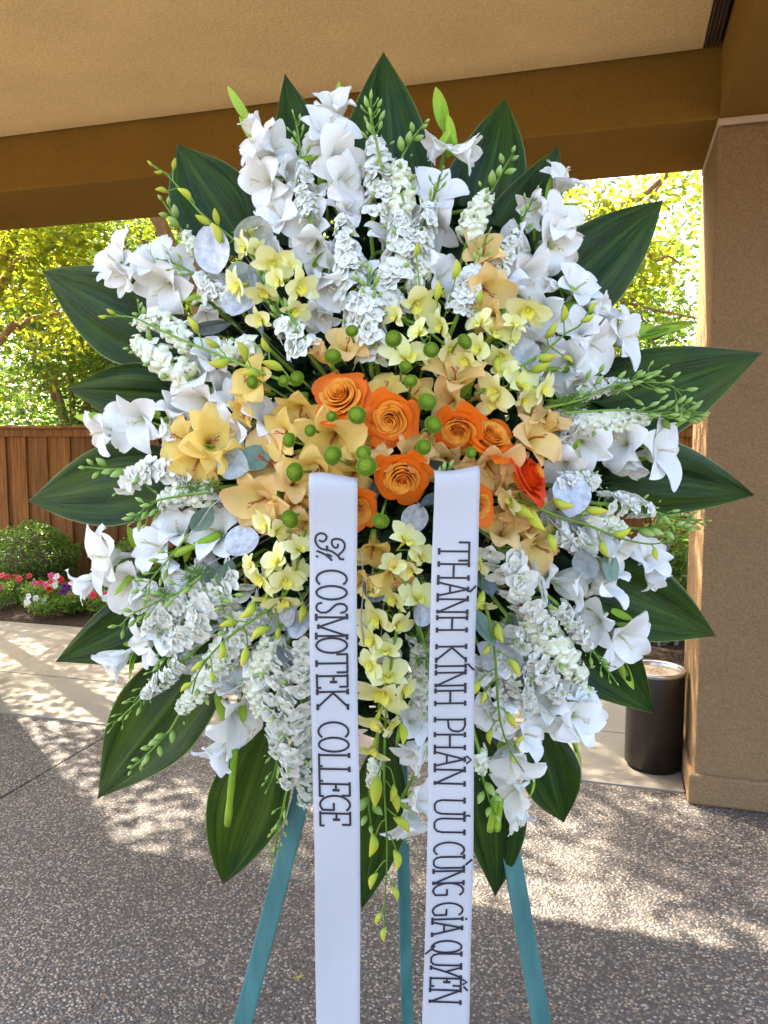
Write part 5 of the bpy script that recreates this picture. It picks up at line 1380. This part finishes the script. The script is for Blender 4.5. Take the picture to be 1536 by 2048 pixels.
# ---- eucalyptus
def euc_leaf(w, h, cup, fold, seed):
    """round leaf with a notched tip and raised vein; unit size, stem end at y=-h/2"""
    q = random.Random(seed); mb = MB(); rows, uvs = [], []
    n = 12
    for i in range(n + 1):
        s = i / n
        y = (s - .5) * h
        ww = .5 * w * max(.03, math.sin(math.pi * (s * .97 + .015)) ** (.5 if w > .7 else .75)) * (1 + .04 * math.sin(6 * s + seed))
        rows.append([Vector((t * ww, y + .02 * t * t, cup * (t * t * ww * 1.2 + (s - .5) ** 2 * .6) + fold * abs(t) * ww - (.03 if abs(t) < .1 else 0) + .012 * math.sin(5 * s + 3 * t + seed))) for t in [kk / 5 - 1 for kk in range(11)]])
        uvs.append([(.5 + .5 * t * ww * 2, s) for t in [kk / 5 - 1 for kk in range(11)]])
    mb.grid(rows, uvs); return mb
EUM = {}
def euc(label, leaves, seed, off=-.02, twig=None):
    """leaves: (px, py, width px, height px, angle of the leaf axis, style, tilt)"""
    q = random.Random(seed)
    P0 = S(leaves[0][0], leaves[0][1], off)
    T = empty("eucalyptus_sprig", P0, label, "eucalyptus", "silver dollar eucalyptus sprigs")
    ends = []
    for (px, py, w, h, ang, style, tilt) in leaves:
        Y = DY(px, py, off + q.uniform(-.008, .008)); C = W(px, py, Y)
        k_ = h * m_px(Y); key = (round(w / h, 1), style, q.randrange(2))
        if key not in EUM: EUM[key] = euc_leaf(w / h, 1.0, q.uniform(.1, .28), q.uniform(-.05, .12), len(EUM)).mesh("leaf", MAT['euc_' + style])
        F = face_dir(px, py, q.uniform(0, 360), tilt, jit=0, rng=q)
        d = Vector((math.cos(rad(ang)), 0, math.sin(rad(ang)))); d = (d - F * d.dot(F)).normalized()
        M = Matrix((d.cross(F), d, F)).transposed()
        link("leaf", EUM[key], T, C - P0, M.to_quaternion(), k_)
        ends.append(C - d * k_ * .5)
    mb = MB()
    if twig: mb.tube([p - P0 for p in bezier(path_pts(twig, off - .004), 14)], .0011, n=5)
    for e in ends:
        tgt = e.lerp(HUB, .25) + Vector((0, .03, 0))
        mb.tube([p - P0 for p in bezier([e, e.lerp(tgt, .4) + Vector((0, .01, 0)), tgt], 6)], .0010, n=5)
    mb.build("twig", MAT['twig'], T)
EU = [
 ("large silver eucalyptus disc under the brown tipped leaf at upper left", [(428, 500, 84, 92, 100, 'silver', .9), (505, 470, 80, 76, 60, 'silver', .8)]),
 ("grey eucalyptus pair behind the orchids at upper left", [(486, 562, 76, 70, 30, 'grey', .85), (484, 606, 84, 74, 250, 'silver', .8), (522, 545, 60, 64, 60, 'silver', .85)]),
 ("folded slate eucalyptus leaf left of the upper left orchids", [(422, 652, 36, 84, 170, 'dark', .6), (508, 640, 32, 66, 110, 'grey', .5)]),
 ("two grey eucalyptus leaves right of the big golden bloom", [(470, 930, 62, 86, 160, 'grey', .8), (510, 918, 54, 62, 40, 'green', .85)]),
 ("green eucalyptus leaf on a thin silver twig at left", [(404, 1036, 46, 66, 235, 'green', .85)], [(396, 1052), (428, 1008), (480, 980), (530, 955)]),
 ("silver eucalyptus disc with two green leaves left of the yellow orchids", [(486, 1086, 74, 70, 200, 'silver', .8), (452, 1144, 40, 60, 250, 'green', .8), (418, 1150, 40, 66, 280, 'green', .7)]),
 ("silver eucalyptus leaves under the lower left orchid cluster", [(574, 1220, 64, 60, 200, 'silver', .7), (600, 1248, 50, 66, 270, 'silver', .7)]),
 ("pointed slate eucalyptus leaf left of the left ribbon", [(572, 1312, 36, 66, 285, 'dark', .8)]),
 ("pale silver eucalyptus disc under the lowest full rose", [(827, 1036, 62, 62, 250, 'silver', .9), (742, 985, 34, 74, 100, 'dark', .6), (866, 1000, 34, 66, 60, 'dark', .5)]),
 ("small dark grey eucalyptus disc close to the left ribbon", [(748, 1176, 52, 58, 270, 'dark', .85)], [(724, 1100), (726, 1180), (722, 1240), (728, 1290)]),
 ("silver eucalyptus disc hanging on a twig in the middle of the cascade", [(774, 1300, 64, 60, 290, 'silver', .9)], [(722, 1240), (738, 1262), (762, 1284), (774, 1300)]),
 ("bluish silver eucalyptus disc with a green leaf beside the right ribbon", [(1004, 1312, 82, 78, 280, 'silver', .9), (966, 1256, 44, 84, 110, 'green', .75), (970, 1170, 44, 56, 100, 'dark', .7)]),
 ("large silver eucalyptus disc right of the red tinged rose", [(1140, 992, 78, 92, 80, 'silver', .9)], [(1090, 1030), (1120, 1060), (1150, 1090), (1160, 1120)]),
 ("grey and green eucalyptus leaves over the lower right leaf", [(1172, 1126, 52, 74, 280, 'grey', .8), (1216, 1134, 50, 62, 290, 'green', .8)]),
 ("silver eucalyptus disc crossed by an orchid stem at right of center", [(1046, 714, 82, 70, 40, 'silver', .85), (1012, 736, 44, 54, 220, 'silver', .7)]),
 ("silver eucalyptus leaf peeking beside the right ribbon in the cascade", [(842, 1228, 50, 50, 250, 'silver', .8)]),
 ("dark purple grey eucalyptus leaf between the right rose pair and the right ribbon", [(880, 930, 40, 64, 10, 'dark', .5), (850, 856, 26, 40, 90, 'dark', .5)]),
]
for i, e in enumerate(EU): euc(e[0], e[1], 700 + i, twig=e[2] if len(e) > 2 else None)

# ------------------------------------------------------------------ easel
EAS = empty("easel", Vector((.03, 1.42, 0)), "teal green wooden three legged easel holding the flower spray", "easel")
def eleg(A, Bp, w, t):
    A, Bp = Vector(A), Vector(Bp); d = (Bp - A).normalized()
    sd = Vector((1, 0, 0)); sd = (sd - d * sd.dot(d)).normalized(); n_ = d.cross(sd)
    mb = MB()
    ring = lambda P: [P + sd * w * .5 + n_ * t * .5, P - sd * w * .5 + n_ * t * .5, P - sd * w * .5 - n_ * t * .5, P + sd * w * .5 - n_ * t * .5]
    ra, rb = ring(A - EAS.location), ring(Bp - EAS.location)
    n0 = len(mb.v)
    for p in ra + rb: mb.v.append(tuple(p)); mb.uv.append((0, 0))
    for q_ in ((3, 2, 1, 0), (4, 5, 6, 7), (0, 1, 5, 4), (1, 2, 6, 5), (2, 3, 7, 6), (3, 0, 4, 7)): mb.f.append(tuple(n0 + i for i in q_)); mb.m.append(0)
    return bevel(mb.build("leg", MAT['easel'], EAS, smooth=False), .003, 2)
def leg_from(p1, p2, Ya, Yb, w):
    """front leg through two photo pixels, run down to the ground and up to the apex"""
    a, b = W(*p1, Ya), W(*p2, Yb); d = b - a
    foot = a + d * ((0.0 - a.z) / d.z); top = a + d * ((1.80 - a.z) / d.z)
    return eleg(top, foot, w, .018)
leg_from((588, 1650), (487, 2040), 1.395, 1.345, .034)
leg_from((1012, 1650), (1082, 2040), 1.395, 1.345, .034)
leg_from((806, 1700), (815, 2040), 1.56, 1.66, .026)
eleg(W(640, 1420, 1.44), W(960, 1420, 1.44), .012, .03)
bpy.data.objects[EAS.children[-1].name].name = "crossbar"

# ------------------------------------------------------------------ ribbons with lettering
RY = 1.052
def ribbon(label, L0, R0, L1, R1, top, seed, strokes_fn):
    """L0,R0: x of the edges at pixel row y0; L1,R1 at the bottom of the frame"""
    q = random.Random(seed)
    y0, y1, yend = top, 2048, 2330
    def pt(f, y):
        k_ = (y - y0) / (y1 - y0)
        xl, xr = L0 + (L1 - L0) * k_, R0 + (R1 - R0) * k_
        P = W(xl + (xr - xl) * f + 1.6 * math.sin(k_ * 9 + seed * 2) + .7 * math.sin(k_ * 23 + seed) * (f - .5), y, RY)
        bow = .0035 * math.sin(k_ * 7 + seed) + .002 * math.sin(k_ * 15 + f * 2)
        return P + Vector((0, bow + .0016 * (2 * f - 1) ** 2 * math.sin(k_ * 5 + 1) - .004 * math.exp(-((k_ - .01) / .05) ** 2), 0))
    T = pt(.5, y0 + 20)
    mb = MB(); rows, uvs = [], []
    nf = 10
    for i in range(6):                          # over the fold and back into the flowers
        a = (5 - i) / 5 * 1.9
        rows.append([pt(j / nf, y0) + Vector((0, .020 * (1 - math.cos(a)) + .012 * max(0, a - 1.2), .013 * math.sin(a) * (1 + .35 * math.sin(3 * j / nf + seed)) - .02 * max(0, a - 1.5))) - T for j in range(nf + 1)])
        uvs.append([(j / nf, i * .01) for j in range(nf + 1)])
    n = 60
    for i in range(1, n + 1):
        y = y0 + (yend - y0) * i / n
        rows.append([pt(j / nf, y) + Vector((0, 0, (-.02 * (1 - abs(2 * j / nf - 1)) if i == n else 0))) - T for j in range(nf + 1)])
        uvs.append([(j / nf, .06 + .9 * i / n) for j in range(nf + 1)])
    mb.grid(rows, uvs)
    o = mb.build("ribbon", MAT['ribbon'], None, T)
    sm = o.modifiers.new("thickness", 'SOLIDIFY'); sm.thickness = .0004; sm.offset = 1
    tag(o, label, "ribbon", "lettered white ribbons hanging from the spray")
    # letters: strokes in (fraction across, photo row), drawn as flat inked ribbons just in front of the cloth
    ink = MB()
    for (pts, wpx) in strokes_fn():
        P = [pt(f, y) + Vector((0, -.0011, 0)) - T for (f, y) in pts]
        hw = wpx * m_px(RY) * .5
        m = len(P)
        Lr, Rr = [], []
        for i in range(m):
            d = P[min(i + 1, m - 1)] - P[max(0, i - 1)]
            d = Vector((d.x, 0, d.z)).normalized(); s_ = Vector((-d.z, 0, d.x)) * hw
            Lr.append(P[i] + s_); Rr.append(P[i] - s_)
        d0 = (P[1] - P[0]).normalized() * hw * .45; d1 = (P[-1] - P[-2]).normalized() * hw * .45
        Lr[0] -= d0; Rr[0] -= d0; Lr[-1] += d1; Rr[-1] += d1
        ink.grid([Lr, Rr])
    ink.build("lettering", MAT['ink'], o)
    return o
def arc(cx, cy, rx, ry, a0, a1, n=14):
    return [(cx + rx * math.cos(rad(a0 + (a1 - a0) * i / n)), cy + ry * math.sin(rad(a0 + (a1 - a0) * i / n))) for i in range(n + 1)]
def sf(u, v, h=.13): return ('s', [(u - h, v), (u + h, v)])
def sv(u, v, h=.07): return ('s', [(u, v - h), (u, v + h)])
def ln(*p): return ('l', list(p))
def seg(a, b, n=1): return ('l', [a, b])
GLY = {
 'C': [('l', arc(.62, .5, .60, .5, 52, 308, 22))],
 'O': [('l', arc(.5, .5, .46, .5, 0, 360, 26))],
 'S': [('l', [(.86, .80), (.80, .93), (.62, 1.0), (.38, .99), (.20, .90), (.16, .76), (.24, .64), (.45, .54), (.68, .44), (.84, .32), (.84, .14), (.66, .02), (.40, .0), (.18, .05), (.10, .18)])],
 'M': [ln((.08, 0), (.08, 1)), ln((.08, 1), (.5, .10)), ln((.5, .10), (.92, 1)), ln((.92, 1), (.92, 0)), sf(.08, 0), sf(.92, 0), sf(.04, 1, .1), sf(.96, 1, .1), sf(.5, .07, .08)],
 'T': [ln((0, 1), (1, 1)), ln((0, 1), (0, .66)), ln((1, 1), (1, .66)), ln((.5, 1), (.5, 0)), sf(.5, 0, .15)],
 'H': [ln((.1, 0), (.1, 1)), ln((.9, 0), (.9, 1)), ln((.1, .5), (.9, .5)), sf(.1, 0), sf(.1, 1), sf(.9, 0), sf(.9, 1)],
 'A': [ln((.06, 0), (.5, 1)), ln((.94, 0), (.5, 1)), ln((.26, .40), (.74, .40)), sf(.06, 0), sf(.94, 0), sf(.5, 1, .14)],
 'N': [ln((.1, 0), (.1, 1)), ln((.1, 1), (.9, .02)), ln((.9, 0), (.9, 1)), sf(.1, 0), sf(.06, 1, .14), sf(.9, 1), sf(.88, 0, .08)],
 'K': [ln((.1, 0), (.1, 1)), ln((.1, .48), (.92, 1)), ln((.16, .52), (.92, 0)), sf(.1, 0), sf(.1, 1), sf(.92, 1), sf(.92, 0)],
 'I': [ln((.5, 0), (.5, 1)), sf(.5, 0, .32), sf(.5, 1, .32)],
 'P': [ln((.1, 0), (.1, 1)), ('l', [(.0, 1), (.55, 1), (.84, .93), (.97, .78), (.92, .58), (.70, .46), (.1, .43)]), sf(.1, 0, .16)],
 'L': [ln((.1, 0), (.1, 1)), ln((.0, 0), (.95, 0)), ln((.95, 0), (.95, .10)), sf(.1, 1, .15)],
 'E': [ln((.12, 0), (.12, 1)), ln((.0, 1), (.92, 1)), ln((.92, 1), (.92, .74)), ln((.12, .54), (.55, .54)), sv(.56, .54, .10), ln((0, 0), (.98, 0)), ln((.98, 0), (.98, .12))],
 'G': [('l', arc(.60, .5, .58, .5, 50, 300, 22) + [(.94, .06), (.96, .46)]), ln((.52, .46), (.96, .46))],
 'U': [('l', [(.08, 1), (.08, .25), (.16, .08), (.34, 0), (.66, 0), (.84, .08), (.92, .25), (.92, 1)]), sf(.08, 1, .15), sf(.92, 1, .15)],
 'Q': [('l', arc(.5, .5, .46, .5, 0, 360, 26)), ln((.40, .10), (.62, .02), (.98, -.20))],
 'Y': [ln((.5, .5), (.06, 1)), ln((.94, 1), (.5, .5)), ln((.5, .5), (.28, 0)), sf(.06, 1, .14), sf(.94, 1, .14), sf(.28, 0, .14)],
}
GLY['Y'] = [ln((.08, 1), (.52, .48)), ln((.98, 1), (.52, .5), (.10, .02)), sf(.08, 1, .15), sf(.96, 1, .13), sf(.10, 0, .16)]
ACC = {'grave': [ln((.30, 1.26), (.68, 1.06))], 'acute': [ln((.2, 1.08), (1.2, 1.28))], 'circ': [ln((.30, 1.06), (.52, 1.22), (.76, 1.06))],
       'horn': [ln((.92, 1.0), (1.04, 1.02), (.98, 1.14), (1.04, 1.18))], 'dot': [ln((.38, 1.13), (.66, 1.13))], 'circacute': [ln((.2, 1.06), (.46, 1.2), (.72, 1.06)), ln((.95, 1.10), (1.35, 1.22))]}
def text_strokes(items, f_base, f_top, w):
    """items: (char, row start, row end, accent). Reading runs down the ribbon, letter tops face right"""
    out = []
    for it in items:
        ch, a, b = it[:3]
        for (kind, pts) in GLY[ch] + (ACC[it[3]] if len(it) > 3 else []):
            q = [(f_base + (f_top - f_base) * v, a + (b - a) * u) for (u, v) in pts]
            out.append((q, w * (1.25 if kind == 's' else 1.0)))
    return out
def left_text():
    it = [('C', 1141, 1169), ('O', 1171, 1200), ('S', 1203, 1229), ('M', 1231, 1275), ('O', 1274, 1306), ('T', 1308, 1344), ('E', 1348, 1375), ('K', 1379, 1416),
          ('C', 1443, 1473), ('O', 1473, 1503), ('L', 1506, 1532), ('L', 1533, 1561), ('E', 1562, 1590), ('G', 1588, 1618), ('E', 1620, 1648)]
    out = text_strokes(it, .145, .79, 4.6)
    # the curled initials
    def z(pts): return [((x / 5.85 + 600 - 616.5) / 97.5, y / 5.85 + 950) for (x, y) in pts]
    sm = lambda pts: [(p.x, p.y) for p in bezier([Vector((x, y, 0)) for (x, y) in pts], 30)]
    for pts in ([(215, 768), (250, 785), (290, 765), (302, 725), (270, 692), (220, 688), (178, 718), (166, 770), (190, 830), (240, 868), (310, 882), (370, 900), (430, 942), (455, 972), (490, 992), (508, 984)],
                [(438, 812), (432, 850), (392, 852), (364, 810), (370, 766), (420, 750), (482, 764), (516, 808), (516, 860), (482, 908), (456, 930), (450, 962), (470, 990)],
                [(185, 895), (240, 915), (300, 945), (365, 1002)], [(285, 938), (325, 936), (362, 958)]):
        out.append((z(sm(pts)), 4.4))
    out.append((z([(306, 835), (310, 892)]), 5)); out.append((z([(176, 954), (198, 964)]), 4))
    return out
def right_text():
    it = [('T', 1084, 1120), ('H', 1124, 1158), ('A', 1162, 1192, 'grave'), ('N', 1194, 1226), ('H', 1231, 1262), ('K', 1289, 1322), ('I', 1326, 1338, 'acute'), ('N', 1342, 1375), ('H', 1379, 1411),
          ('P', 1438, 1466), ('H', 1468, 1500), ('A', 1504, 1536, 'circ'), ('N', 1538, 1572), ('U', 1599, 1631, 'horn'), ('U', 1635, 1667), ('C', 1684, 1708), ('U', 1711, 1737, 'grave'), ('N', 1738, 1768), ('G', 1765, 1790),
          ('G', 1805, 1830), ('I', 1832, 1842, 'dot'), ('A', 1841, 1869), ('Q', 1880, 1905), ('U', 1904, 1931), ('Y', 1931, 1952), ('E', 1952, 1970, 'circacute'), ('N', 1974, 2003)]
    return text_strokes(it, .15, .80, 4.3)
ribbon("white ribbon on the left whose lettering opens with a curled initial and ends partway", 616, 713, 633, 722, 972, 1, left_text)
ribbon("white ribbon on the right lettered with long accented words down to the bottom", 867, 958, 846, 939, 955, 4, right_text)
